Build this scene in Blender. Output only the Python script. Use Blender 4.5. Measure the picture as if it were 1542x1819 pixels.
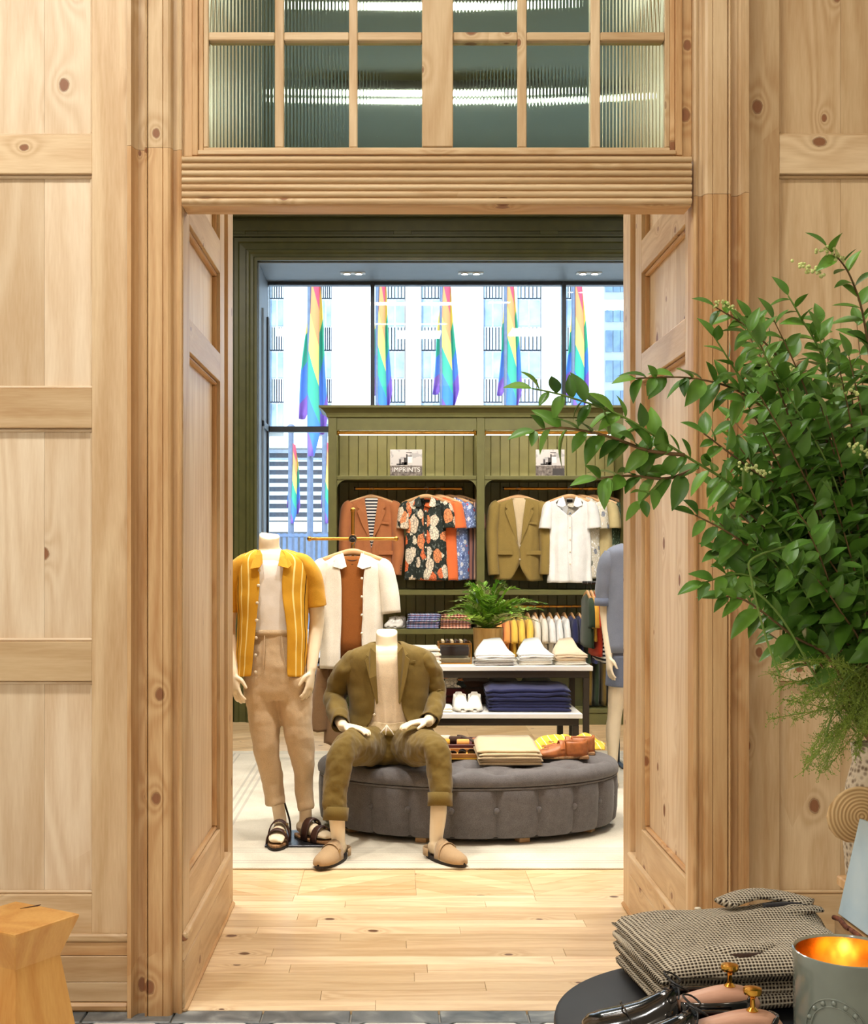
import bpy, bmesh, math, random
from mathutils import Vector, Matrix, Euler, noise as mnoise
from math import pi, sin, cos, radians as R
random.seed(7)
for o in list(bpy.data.objects): bpy.data.objects.remove(o)
SC = bpy.context.scene
C = SC.collection
# ------------------------------------------------------------------ camera
FPX, VX, VY, EYE = 2200.0, 699.0, 981.0, 1.5       # focal length / principal point in photo pixels, eye height
cam = bpy.data.objects.new('camera', bpy.data.cameras.new('camera')); C.objects.link(cam)
cam.location = (0, 0, EYE); cam.rotation_euler = (pi/2, 0, 0)
cam.data.sensor_fit = 'HORIZONTAL'; cam.data.sensor_width = 36; cam.data.lens = FPX/1542*36
cam.data.shift_x = (771-VX)/1542; cam.data.shift_y = (VY-909.5)/1542
cam.data.clip_start = .05; cam.data.clip_end = 400
SC.camera = cam
# ------------------------------------------------------------------ view, world, lights
SC.view_settings.view_transform = 'Standard'; SC.view_settings.look = 'None'
SC.view_settings.gamma = 1; SC.view_settings.use_curve_mapping = False
SC.view_settings.exposure = 0.32
wd = bpy.data.worlds.new('sky'); SC.world = wd; wd.use_nodes = True
bg = wd.node_tree.nodes['Background']; bg.inputs[0].default_value = (.52, .74, 1, 1); bg.inputs[1].default_value = 2.6
def lamp(name, kind, loc, energy, color, rot=(0, 0, 0), **kw):
    l = bpy.data.lights.new(name, kind); l.energy = energy; l.color = color
    for k, v in kw.items(): setattr(l, k, v)
    o = bpy.data.objects.new(name, l); C.objects.link(o); o.location = loc; o.rotation_euler = rot
    return o
sun = lamp('sun', 'SUN', (0, 0, 30), 4.2, (1, .97, .92), angle=.02)
sun.rotation_euler = Vector((.22, .74, -.64)).to_track_quat('-Z', 'Y').to_euler()
for x, y, e, c in ((-1.75, 2.2, 52, (1, .985, .95)), (-.35, 2.2, 27, (1, .97, .92)), (1.05, 2.3, 9, (1, .90, .76)), (2.3, 2.3, 3.5, (1, .87, .70)), (-1.6, -2.3, 58, (1, .98, .94)), (1.2, -2.3, 10, (1, .90, .76))):
    lamp('hall_ceiling_lamp', 'AREA', (x, y, 4.52), e, c, shape='SQUARE', size=.34)
SHOPC = (1, .93, .83)
for x, y, e in ((-1.6, 6.5, 40), (.35, 6.3, 46), (1.9, 6.5, 40), (-2.3, 8.36, 44), (2.7, 8.36, 50)):
    lamp('shop_ceiling_lamp', 'AREA', (x, y, 4.52), e, SHOPC, shape='SQUARE', size=.6)
lamp('shop_line_lamp', 'AREA', (.235, 8.36, 4.545), 46, SHOPC, shape='RECTANGLE', size=1.28, size_y=.07)
for p, q, e in (((-.9, 5.45, 4.4), (-.45, 6.4, .95), 240), ((.25, 5.45, 4.4), (.0, 6.5, .8), 220), ((1.4, 5.45, 4.4), (.75, 7.0, .5), 150), ((-.2, 8.3, 4.45), (.25, 11, 1.5), 150), ((1.6, 8.3, 4.45), (1.4, 11, 1.5), 150)):
    l = lamp('track_spot', 'SPOT', p, e, SHOPC, spot_size=.86, spot_blend=.8, shadow_soft_size=.07)
    l.rotation_euler = (Vector(q)-Vector(p)).to_track_quat('-Z', 'Y').to_euler()

# ------------------------------------------------------------------ helpers
def W(x, y, Y): return Vector(((x-VX)*Y/FPX, Y, EYE-(y-VY)*Y/FPX))
def X_(x, Y): return (x-VX)*Y/FPX
def Z_(y, Y): return EYE-(y-VY)*Y/FPX
def tag(o, label, cat, group=None, kind=None):
    if label: o['label'] = label
    if cat: o['category'] = cat
    if group: o['group'] = group
    if kind: o['kind'] = kind
    return o
def thing(name, label, cat, loc=(0, 0, 0), rz=0, group=None):
    o = bpy.data.objects.new(name, None); C.objects.link(o); o.location = loc; o.rotation_euler = (0, 0, rz)
    o.empty_display_size = .05
    return tag(o, label, cat, group)
def setting(name, loc=(0, 0, 0)):
    o = bpy.data.objects.new(name, None); C.objects.link(o); o.location = loc; o['kind'] = 'structure'; return o
def copy_tree(o, parent=None):
    c = o.copy(); C.objects.link(c); c.parent = parent
    for ch in list(o.children): copy_tree(ch, c)
    return c
def crom(p, n):
    """Catmull-Rom through a list of tuples, n steps per span"""
    out = []
    P = [p[0]]+list(p)+[p[-1]]
    for i in range(1, len(P)-2):
        a, b, c, d = P[i-1], P[i], P[i+1], P[i+2]
        for k in range(n):
            t = k/n
            out.append(tuple(.5*((2*b[j])+(-a[j]+c[j])*t+(2*a[j]-5*b[j]+4*c[j]-d[j])*t*t+(-a[j]+3*b[j]-3*c[j]+d[j])*t**3) for j in range(len(b))))
    out.append(tuple(p[-1])); return out
class MB:
    def __init__(s): s.v = []; s.f = []; s.uv = []; s.mi = []
    def _q(s, ids, uv=None, m=0): s.f.append(ids); s.uv.append(uv); s.mi.append(m)
    def box(s, c, d, rot=None, m=0):
        n = len(s.v); c = Vector(c)
        for i in range(8):
            p = Vector(((i & 1)-.5, ((i >> 1) & 1)-.5, ((i >> 2) & 1)-.5)); p = Vector((p.x*d[0], p.y*d[1], p.z*d[2]))
            if rot: p = Euler(rot).to_matrix() @ p
            s.v.append(c+p)
        for q in ((0, 2, 3, 1), (4, 5, 7, 6), (0, 1, 5, 4), (2, 6, 7, 3), (0, 4, 6, 2), (1, 3, 7, 5)): s._q([n+k for k in q], None, m)
        return s
    def bb(s, x0, x1, y0, y1, z0, z1, m=0): return s.box(((x0+x1)/2, (y0+y1)/2, (z0+z1)/2), (abs(x1-x0), abs(y1-y0), abs(z1-z0)), None, m)
    def grid(s, rows, closed=False, caps=False, m=0, flip=False):
        """rows: list of equal-length point lists"""
        n0 = len(s.v); nc = len(rows[0]); nr = len(rows)
        for r in rows: s.v += [Vector(p) for p in r]
        cols = nc if closed else nc-1
        for i in range(nr-1):
            for j in range(cols):
                k = (j+1) % nc
                q = [n0+i*nc+j, n0+i*nc+k, n0+(i+1)*nc+k, n0+(i+1)*nc+j]
                u0, u1, v0, v1 = j/cols, (j+1)/cols, i/(nr-1), (i+1)/(nr-1)
                uv = [(u0, v0), (u1, v0), (u1, v1), (u0, v1)]
                if flip: q.reverse(); uv.reverse()
                s._q(q, uv, m)
        if caps:
            a = [n0+j for j in range(nc)]; b = [n0+(nr-1)*nc+j for j in range(nc)]
            if not flip: a.reverse()
            else: b.reverse()
            s._q(a, None, m); s._q(b, None, m)
        return s
    def ext(s, prof, z0, z1, m=0):
        """(x,y) profile polyline closed, extruded in z"""
        return s.grid([[(x, y, z0) for x, y in prof], [(x, y, z1) for x, y in prof]], True, True, m)
    def prism(s, out, d, m=0):
        """outline of 3D points, extruded by vector d"""
        d = Vector(d); return s.grid([[Vector(p) for p in out], [Vector(p)+d for p in out]], True, True, m)
    def lathe(s, prof, c=(0, 0, 0), n=24, m=0, sy=1, caps=True):
        c = Vector(c)
        return s.grid([[c+Vector((r*cos(2*pi*j/n), sy*r*sin(2*pi*j/n), z)) for j in range(n)] for r, z in prof], True, caps, m)
    def tube(s, path, n=10, sub=4, caps=True, m=0, up=(0, -1, 0), p=2.0):
        """path: (x,y,z,ra[,rb]); rings perpendicular; ra across, rb along 'up'"""
        P = [tuple(q) if len(q) == 5 else tuple(q)+(q[3],) for q in path]
        P = crom(P, sub) if sub > 1 and len(P) > 2 else P
        rows = []; up = Vector(up)
        for i, q in enumerate(P):
            a = Vector(P[max(i-1, 0)][:3]); b = Vector(P[min(i+1, len(P)-1)][:3]); t = (b-a)
            t = t.normalized() if t.length > 1e-9 else Vector((0, 0, 1))
            sx = t.cross(up)
            if sx.length < .05: sx = t.cross(Vector((1, 0, .01)))
            sx.normalize(); uy = sx.cross(t).normalized()
            row = []
            for j in range(n):
                a = 2*pi*j/n; ca, sa = cos(a), sin(a)
                e = 2/p
                row.append(Vector(q[:3])+sx*(q[3]*math.copysign(abs(ca)**e, ca))+uy*(q[4]*math.copysign(abs(sa)**e, sa)))
            rows.append(row)
        return s.grid(rows, True, caps, m)
    def cyl(s, a, b, r, n=12, m=0, r2=None):
        r2 = r if r2 is None else r2
        return s.tube([tuple(a)+(r,), tuple(b)+(r2,)], n, 1, True, m)
    def ball(s, c, r, n=10, m=0, sz=(1, 1, 1)):
        c = Vector(c)
        return s.grid([[c+Vector((r*sz[0]*sin(pi*i/8)*cos(2*pi*j/n), r*sz[1]*sin(pi*i/8)*sin(2*pi*j/n), -r*sz[2]*cos(pi*i/8))) for j in range(n)] for i in (.25, 1, 2, 3, 4, 5, 6, 7, 7.75)], True, True, m)
    def rings(s, rs, n=36, sub=4, closed=True, caps=False, m=0):
        """rs: (cx,cy,z,rx,ry,p,gap): horizontal rings; angle 0 faces the camera (-y); gap = half opening angle in front"""
        rs = crom(rs, sub) if sub > 1 else rs
        rows = []
        for cx, cy, z, rx, ry, p, g in rs:
            row = []; e = 2/max(p, .6)
            N = n if closed else n+1
            for j in range(N):
                t = (2*pi*j/n) if closed else (g+(2*pi-2*g)*j/n)
                st, ct = sin(t), cos(t)
                row.append((cx+rx*math.copysign(abs(st)**e, st), cy-ry*math.copysign(abs(ct)**e, ct), z))
            rows.append(row)
        return s.grid(rows, closed, caps, m)
    def wrinkle(s, amp, sc=(8, 8, 8), seed=0, fold=0):
        sc = Vector(sc)
        for v in s.v:
            q = Vector((v.x*sc.x, v.y*sc.y, v.z*sc.z))+Vector((seed*7.3, seed*3.1, seed))
            d = mnoise.noise_vector(q)
            v += d*amp
        return s
    def move(s, d):
        d = Vector(d)
        for v in s.v: v += d
        return s
    def xf(s, M):
        s.v = [M @ v for v in s.v]; return s
    def build(s, name, mat, parent=None, w=True, smooth=False, bevel=0, solid=0, remesh=0, sub=0, origin=None, disp=None):
        me = bpy.data.meshes.new(name)
        if w and parent is not None:
            off = Vector((0, 0, 0)); q = parent
            while q is not None: off += q.location; q = q.parent
        elif w and parent is None:
            if origin is not None: off = Vector(origin)
            else:
                xs = [v.x for v in s.v]; ys = [v.y for v in s.v]; zs = [v.z for v in s.v]
                off = Vector(((min(xs)+max(xs))/2, (min(ys)+max(ys))/2, min(zs)))
        else: off = Vector((0, 0, 0))
        me.from_pydata([tuple(v-off) for v in s.v], [], s.f)
        mats = mat if isinstance(mat, (list, tuple)) else [mat]
        for mm in mats: me.materials.append(mm)
        if any(u for u in s.uv):
            ul = me.uv_layers.new(name='UVMap').data
            k = 0
            for u, f in zip(s.uv, s.f):
                for i in range(len(f)): ul[k+i].uv = u[i] if u else (0, 0)
                k += len(f)
        if len(mats) > 1: me.polygons.foreach_set('material_index', s.mi)
        if bevel or remesh or True:
            bm = bmesh.new(); bm.from_mesh(me)
            bmesh.ops.remove_doubles(bm, verts=bm.verts, dist=1e-6)
            bmesh.ops.recalc_face_normals(bm, faces=bm.faces) if not solid else None
            if bevel:
                es = [e for e in bm.edges if len(e.link_faces) == 2 and e.calc_face_angle(0) > .6]
                bmesh.ops.bevel(bm, geom=es, offset=bevel, segments=1, affect='EDGES', clamp_overlap=True)
            bm.to_mesh(me); bm.free()
        if smooth:
            me.polygons.foreach_set('use_smooth', [True]*len(me.polygons))
            if smooth != 'all': me.set_sharp_from_angle(angle=R(45))
        o = bpy.data.objects.new(name, me); C.objects.link(o)
        if parent is not None: o.parent = parent
        elif w: o.location = off
        if remesh:
            md = o.modifiers.new('remesh', 'REMESH'); md.mode = 'VOXEL'; md.voxel_size = remesh; md.use_smooth_shade = True
            md = o.modifiers.new('smooth', 'SMOOTH'); md.iterations = 4; md.factor = .5
        if disp:
            tx_ = bpy.data.textures.new('folds', 'CLOUDS'); tx_.noise_scale = disp[1]; tx_.noise_depth = 2; tx_.noise_basis = 'ORIGINAL_PERLIN'; tx_.cloud_type = 'GRAYSCALE'
            if not remesh:
                md = o.modifiers.new('fine', 'SUBSURF'); md.levels = 1; md.render_levels = 1
            md = o.modifiers.new('folds', 'DISPLACE'); md.texture = tx_; md.strength = disp[0]; md.mid_level = .5; md.texture_coords = 'GLOBAL'
        if solid:
            md = o.modifiers.new('solid', 'SOLIDIFY'); md.thickness = solid; md.offset = 0
        if sub:
            md = o.modifiers.new('sub', 'SUBSURF'); md.levels = sub; md.render_levels = sub
        return o
def struct(name, mb, mat, **kw):
    o = mb.build(name, mat, **kw); o['kind'] = 'structure'; return o
# ------------------------------------------------------------------ materials
def lin(r, g, b): return tuple(((c/255)/12.92 if c/255 <= .04045 else ((c/255+.055)/1.055)**2.4) for c in (r, g, b))+(1,)
class NT:
    def __init__(s, name):
        s.m = bpy.data.materials.new(name); s.m.use_nodes = True; s.t = s.m.node_tree; s.b = s.t.nodes['Principled BSDF']
    def n(s, typ, **kw):
        x = s.t.nodes.new(typ)
        for k, v in kw.items():
            if isinstance(k, str) and hasattr(x, k): setattr(x, k, v)
        return x
    def l(s, a, b): s.t.links.new(a, b)
    def math(s, op, a, b=0, c=0, clamp=False):
        x = s.n('ShaderNodeMath', operation=op); x.use_clamp = clamp
        for i, v in enumerate((a, b, c)):
            if hasattr(v, 'links'): s.l(v, x.inputs[i])
            else: x.inputs[i].default_value = v
        return x.outputs[0]
    def mix(s, f, a, b, mode='MIX'):
        x = s.n('ShaderNodeMix', data_type='RGBA', blend_type=mode)
        for i, v in ((0, f), (6, a), (7, b)):
            if hasattr(v, 'links'): s.l(v, x.inputs[i])
            else: x.inputs[i].default_value = v
        return x.outputs[2]
    def coord(s, kind='Object', scale=(1, 1, 1), rnd=0, rot=(0, 0, 0)):
        t = s.n('ShaderNodeTexCoord'); mp = s.n('ShaderNodeMapping')
        mp.inputs['Scale'].default_value = scale; mp.inputs['Rotation'].default_value = rot
        src = t.outputs[kind]
        if rnd:
            oi = s.n('ShaderNodeObjectInfo'); vm = s.n('ShaderNodeVectorMath', operation='MULTIPLY_ADD')
            cb = s.n('ShaderNodeCombineXYZ')
            for i in range(3): s.l(oi.outputs['Random'], cb.inputs[i])
            s.l(cb.outputs[0], vm.inputs[0]); vm.inputs[1].default_value = (rnd*.7, rnd*1.3, rnd*.9); s.l(src, vm.inputs[2]); src = vm.outputs[0]
        s.l(src, mp.inputs[0]); return mp.outputs[0]
    def noise(s, vec, scale, detail=3, dist=0, rough=.5):
        x = s.n('ShaderNodeTexNoise'); s.l(vec, x.inputs['Vector']); x.inputs['Scale'].default_value = scale
        x.inputs['Detail'].default_value = detail; x.inputs['Distortion'].default_value = dist; x.inputs['Roughness'].default_value = rough
        return x.outputs['Fac']
    def voro(s, vec, scale, out='Distance', feature='F1', rand=1):
        x = s.n('ShaderNodeTexVoronoi', feature=feature); s.l(vec, x.inputs['Vector']); x.inputs['Scale'].default_value = scale
        x.inputs['Randomness'].default_value = rand
        return x.outputs[out]
    def ramp(s, f, stops, mode='LINEAR'):
        x = s.n('ShaderNodeValToRGB'); x.color_ramp.interpolation = mode; e = x.color_ramp.elements
        while len(e) < len(stops): e.new(.5)
        for q, (p, c) in zip(e, stops): q.position = p; q.color = c
        s.l(f, x.inputs[0]); return x.outputs[0]
    def bump(s, h, strength=.3, dist=.002):
        x = s.n('ShaderNodeBump'); x.inputs['Strength'].default_value = strength; x.inputs['Distance'].default_value = dist
        s.l(h, x.inputs['Height']); s.l(x.outputs[0], s.b.inputs['Normal'])
    def set(s, color=None, rough=None, metal=None, spec=None):
        if color is not None:
            if hasattr(color, 'links'): s.l(color, s.b.inputs['Base Color'])
            else: s.b.inputs['Base Color'].default_value = color
        if rough is not None: s.b.inputs['Roughness'].default_value = rough
        if metal is not None: s.b.inputs['Metallic'].default_value = metal
        if spec is not None: s.b.inputs['Specular IOR Level'].default_value = spec
        return s
def plain(name, c, rough=.5, metal=0, vary=.06, sc=9, bump=0, bsc=60, spec=None, coat=0):
    t = NT(name); v = t.coord('Object', rnd=11)
    n = t.noise(v, sc, 4)
    d = tuple(max(0, x*(1-2.2*vary)) for x in c[:3])+(1,); l = tuple(min(1, x*(1+2.2*vary)) for x in c[:3])+(1,)
    t.set(t.ramp(n, [(.3, d), (.7, l)]), rough, metal, spec)
    if bump: t.bump(t.noise(v, bsc, 3), bump)
    if coat: t.b.inputs['Coat Weight'].default_value = coat
    return t.m
def fabric(name, c, weave=420, vary=.10, bump=.35, rough=.85, sheen=.15, big=14):
    t = NT(name); v = t.coord('Object', rnd=5)
    n = t.noise(v, big, 5); f = t.noise(v, weave, 2)
    d = tuple(x*(1-vary*2) for x in c[:3])+(1,); l = tuple(min(1, x*(1+vary*1.4)) for x in c[:3])+(1,)
    col = t.ramp(t.math('ADD', t.math('MULTIPLY', n, .28), t.math('MULTIPLY', f, .72)), [(.32, d), (.68, l)])
    t.set(col, rough, 0, .25); t.b.inputs['Sheen Weight'].default_value = sheen
    t.bump(t.math('ADD', t.math('MULTIPLY', n, 3), f), bump, .0012)
    return t.m
def wood(name, light, dark, axis='Z', grain=1.0, knots=.42, rough=.42, knotc=None, ring=34, hue=.10):
    t = NT(name); S = {'X': (.085, 1, 1), 'Y': (1, .085, 1), 'Z': (1, 1, .085)}[axis]
    K = {'X': (.42, 1, 1), 'Y': (1, .42, 1), 'Z': (1, 1, .42)}[axis]
    v = t.coord('Object', S, rnd=23); vo = t.coord('Object', (1, 1, 1), rnd=23)
    sx = t.n('ShaderNodeSeparateXYZ'); t.l(vo, sx.inputs[0]); ia = 'XYZ'.index(axis); o1, o2 = [i for i in range(3) if i != ia]
    cbk = t.n('ShaderNodeCombineXYZ'); t.l(t.math('ADD', sx.outputs[o1], sx.outputs[o2]), cbk.inputs[0]); t.l(t.math('MULTIPLY', sx.outputs[ia], .72), cbk.inputs[1]); vk = cbk.outputs[0]
    def v2(out):
        x = t.n('ShaderNodeTexVoronoi'); x.voronoi_dimensions = '2D'; x.inputs['Scale'].default_value = 4.2; t.l(vk, x.inputs['Vector']); return x.outputs[out]
    kd = v2('Distance'); kc = v2('Color')
    sp = t.n('ShaderNodeSeparateColor'); t.l(kc, sp.inputs[0])
    has = t.math('GREATER_THAN', sp.outputs[0], 1-knots)
    size = t.math('MULTIPLY_ADD', sp.outputs[1], .050, .020)
    rel = t.math('DIVIDE', kd, size)
    fall = t.math('MULTIPLY', t.math('POWER', 2.718, t.math('MULTIPLY', rel, -.55)), has)
    base = t.noise(v, 3.2*grain, 3, .25)
    b2 = t.math('MULTIPLY_ADD', fall, .35, base)
    band = t.math('MULTIPLY_ADD', t.math('SINE', t.math('MULTIPLY', b2, ring*2.2)), .5, .5)
    fib = t.noise(v, 150*grain, 3)
    tone = t.noise(vk, 1.4, 2)
    oi = t.n('ShaderNodeObjectInfo')
    g = t.math('ADD', t.math('MULTIPLY', band, .22), t.math('ADD', t.math('MULTIPLY', fib, .36), t.math('MULTIPLY', tone, .50)))
    mid = tuple((a+b)/2 for a, b in zip(light, dark))
    col = t.ramp(g, [(.28, dark), (.52, mid), (.78, light)])
    rv = t.math('MULTIPLY_ADD', oi.outputs['Random'], hue*2, 1-hue)
    cb = t.n('ShaderNodeCombineColor'); t.l(rv, cb.inputs[0]); t.l(t.math('POWER', rv, 1.25), cb.inputs[1]); t.l(t.math('POWER', rv, 1.7), cb.inputs[2])
    col = t.mix(1, col, cb.outputs[0], 'MULTIPLY')
    kk = t.math('MULTIPLY', t.math('SUBTRACT', 1.25, rel, clamp=True), has, clamp=True)
    halo = t.math('MULTIPLY', fall, .45)
    kcol = knotc or lin(150, 98, 64)
    col = t.mix(t.math('MULTIPLY', halo, .7), col, tuple(x*.80 for x in dark[:3])+(1,))
    wob = t.math('MULTIPLY_ADD', t.noise(vk, 60, 2), .5, rel)
    core = t.math('MULTIPLY', t.math('LESS_THAN', wob, 1.15), has); rim = t.math('MULTIPLY', t.math('LESS_THAN', wob, 1.36), has)
    col = t.mix(t.math('MULTIPLY', rim, .55), col, lin(112, 70, 40))
    col = t.mix(t.math('MULTIPLY', core, .9), col, t.mix(t.math('MULTIPLY', fib, .6), kcol, tuple(x*.55 for x in kcol[:3])+(1,)))
    t.set(col, rough, 0, .35)
    t.bump(t.math('ADD', t.math('MULTIPLY', band, .5), fib), .12, .0012)
    return t.m
PL, PD = lin(220, 194, 154), lin(188, 152, 108)
pine = {a: wood('pine_'+a, PL, PD, a) for a in 'XYZ'}
WL, WD = lin(231, 211, 181), lin(205, 175, 137)
pine_w = {a: wood('pine_pale_'+a, WL, WD, a, knots=.34) for a in 'XYZ'}
OL, OD = lin(214, 178, 130), lin(178, 130, 80)
pine_o = {a: wood('pine_orange_'+a, OL, OD, a, knots=.4) for a in 'XYZ'}
oakf = wood('oak_floor', lin(242, 218, 178), lin(208, 172, 126), 'X', 1.3, .22, .33, hue=.17, knotc=lin(110, 70, 40))
oakc = wood('oak_chevron', lin(236, 208, 165), lin(205, 166, 116), 'X', 1.3, .3, .35, hue=.13)
green = plain('green_paint', lin(98, 97, 54), .42, vary=.05, bump=.05)
green_d = plain('green_wall_paint', lin(78, 80, 42), .38, vary=.06, bump=.05)
greenboard = plain('green_board_paint', lin(142, 137, 86), .5, vary=.05, bump=.05)
brass = plain('brass', lin(205, 150, 70), .28, 1, .08)
steel = plain('steel', lin(120, 118, 115), .3, 1)
black_m = plain('black_metal', lin(32, 30, 28), .45, .2)
white_lam = plain('white_laminate', lin(240, 238, 232), .35, vary=.01)
plaster = plain('plaster', lin(226, 219, 208), .7, vary=.03)
skin = plain('mannequin_cream', lin(238, 222, 192), .38, vary=.02)
black_p = plain('black_plastic', lin(18, 18, 18), .5)
# ================================================================== setting: hall (front room)
YW = 4.06                                            # face of the wall stiles
def wallz(y): return Z_(y, YW)
hall = struct('floor', MB().bb(-3.2, 3.4, -3, 4.07, -.12, -.012), plain('grout', lin(190, 186, 178), .8))
slate = NT('slate_tile'); v_ = slate.coord('Object', (1, 1, 1), rnd=9)
slate.set(slate.ramp(slate.noise(v_, 7, 6, 1.2), [(.3, lin(70, 78, 84)), (.55, lin(112, 118, 120)), (.75, lin(160, 164, 162))]), .35)
marble = NT('white_tile'); v_ = marble.coord('Object', rnd=9)
marble.set(marble.ramp(marble.noise(v_, 5, 6, 1), [(.3, lin(222, 222, 216)), (.6, lin(240, 238, 232))]), .3)
for i in range(-9, 10):                               # slate border row, then white tiles with slate diamonds
    x0 = X_(312, 4.05)+i*.287
    if x0 < -2.9 or x0 > 3.0: continue
    MB().bb(x0+.003, x0+.284, 3.955, 4.052, -.012, 0).build('tile', slate.m, hall, bevel=.002)
for j in range(6):
    for i in range(-9, 10):
        x0 = X_(312, 4.05)+i*.287; y1 = 3.95-j*.287
        if x0 < -2.4 or x0 > 2.6: continue
        MB().prism([(x0+.052, y1-.284, 0), (x0+.235, y1-.284, 0), (x0+.284, y1-.235, 0), (x0+.284, y1-.052, 0), (x0+.235, y1-.003, 0), (x0+.052, y1-.003, 0), (x0+.003, y1-.052, 0), (x0+.003, y1-.235, 0)], (0, 0, -.012)).build('tile', marble.m, hall)
        if j < 3:
            MB().prism([(x0-.04, y1, 0), (x0, y1-.04, 0), (x0+.04, y1, 0), (x0, y1+.04 if j else y1, 0)], (0, 0, -.012)).build('tile', slate.m, hall)
struct('ceiling', MB().bb(-3.2, 3.4, -3, 5.28, 4.62, 4.75), plaster)
struct('wall_rear', MB().bb(-3.2, 3.4, -3.15, -3, 0, 4.62), plaster)
struct('wall_west', MB().bb(-3.35, -3.2, -3, 4.2, 0, 4.62), plaster)
struct('wall_east', MB().bb(3.4, 3.55, -3, 4.2, 0, 4.62), plaster)
# --- solid partition around the portal
XL, XR, YF, YB, ZT = -.685, .98, 4.04, 5.28, 3.95
core = plain('partition_core', lin(190, 150, 105), .6)
struct('wall_core_left', MB().bb(-3.35, XL-.05, 4.10, YB, 0, 4.62), core)
struct('wall_core_right', MB().bb(XR+.05, 3.55, 4.10, YB, 0, 4.62), core)
struct('wall_core_top', MB().bb(XL-.05, XR+.05, 4.10, YB, ZT, 4.62), core)
rails = [(3.697, 3.570), (wallz(240), wallz(308)), (wallz(690), wallz(760)), (wallz(1140), wallz(1210)), (wallz(1590), wallz(1662))]
def panel_wall(name, xs, pm):
    """xs: stile (x0,x1) list from the portal outwards"""
    w = setting(name)
    for a, b in xs: MB().bb(a, b, YW, 4.102, .25 if True else 0, 4.6).build('stile', pine['Z'], w, bevel=.0015)
    for (a0, a1), (b0, b1) in zip(xs[:-1], xs[1:]):
        x0, x1 = (max(min(a0, a1), min(b0, b1)), 0), 0
        lo = min(max(a0, a1), max(b0, b1)); hi = max(min(a0, a1), min(b0, b1))
        for zt, zb in rails: MB().bb(lo, hi, YW+.001, 4.101, zb, zt).build('rail', pine['X'], w, bevel=.0015)
        zz = [4.6]+[q for zt, zb in rails for q in (zt, zb)]
        for k in range(0, len(zz)-1, 2):
            t, b = zz[k], zz[k+1]
            # panel made of two or three boards, recessed, with a bead moulding round it
            nb = 3; ws = [.36, .36, .28]; x = lo
            for q in range(nb):
                x2 = x+(hi-lo)*ws[q]
                MB().bb(x+.0004, x2-.0004, 4.086, 4.099, b, t).build('panel', pm['Z'], w)
                x = x2
            d = .011
            for (u0, u1, w0, w1) in ((lo, hi, b, b+d), (lo, hi, t-d, t), (lo, lo+d*.8, b+d, t-d), (hi-d*.8, hi, b+d, t-d)):
                MB().bb(u0, u1, 4.074, 4.0875, w0, w1).build('bead', pm['X' if u1-u0 > .1 else 'Z'], w, bevel=.004)
    lo = min(min(q) for q in xs); hi = max(max(q) for q in xs)
    bs = setting('baseboard_'+name.split('_')[1])
    MB().bb(lo, hi, 4.046, 4.1, wallz(1672), wallz(1660)+.004).build('cap', pine['X'], bs, bevel=.006)
    MB().bb(lo, hi, 4.054, 4.1, wallz(1696), wallz(1672)-.002).build('board', pine_o['X'], bs, bevel=.001)
    MB().bb(lo, hi, 4.05, 4.1, wallz(1743), wallz(1697)).build('board', pine['X'], bs, bevel=.0015)
    MB().bb(lo, hi, 4.05, 4.1, .03, wallz(1743)-.001).build('board', pine['X'], bs, bevel=.0015)
    MB().bb(lo, hi, 4.036, 4.1, 0, .028).build('shoe_moulding', pine_o['X'], bs, bevel=.008)
xl = lambda x: X_(x, YW)
panel_wall('wall_left', [(xl(163), xl(231)), (xl(163)-.70, xl(163)-.58), (xl(163)-1.40, xl(163)-1.28), (-3.2, -3.1)], pine_w)
panel_wall('wall_right', [(xl(1318), xl(1385)), (xl(1385)+.58, xl(1385)+.70), (xl(1385)+1.28, xl(1385)+1.40), (3.3, 3.4)], pine)
# --- casings (moulded profile, two boards each)
def casing(name, px, split, mirror):
    Yc = 4.02; w = setting(name)
    pr = [(0, 4.10), (0, 3.985), (7, 3.983), (8, 3.992), (10, 4.012), (15, 4.028), (24, 4.032), (28.5, 4.030), (28.8, 4.004), (31, 4.000), (33, 4.004), (33.3, 4.022), (34.2, 4.022), (34.5, 4.006), (36, 4.003), (60, 4.003), (61, 4.007), (62, 4.003), (70, 4.003), (74, 4.008), (76, 4.016), (77, 4.032), (84, 4.034), (84.5, 4.027), (88, 4.024), (92, 4.027), (92.5, 4.045), (92.5, 4.10)]
    prof = []
    for a, y in pr:
        x = px+a if not mirror else px-a
        prof.append((X_(x, Yc), y))
    if mirror: prof.reverse()
    zs = Z_(split, Yc)
    MB().ext(prof, 0, zs-.0006).build('casing_board', pine_o['Z'], w)
    MB().ext(prof, zs+.0006, 4.6).build('casing_board', pine['Z'], w)
casing('trim_1', 230, 265, False)
casing('trim_2', 1325, 347, True)
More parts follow.
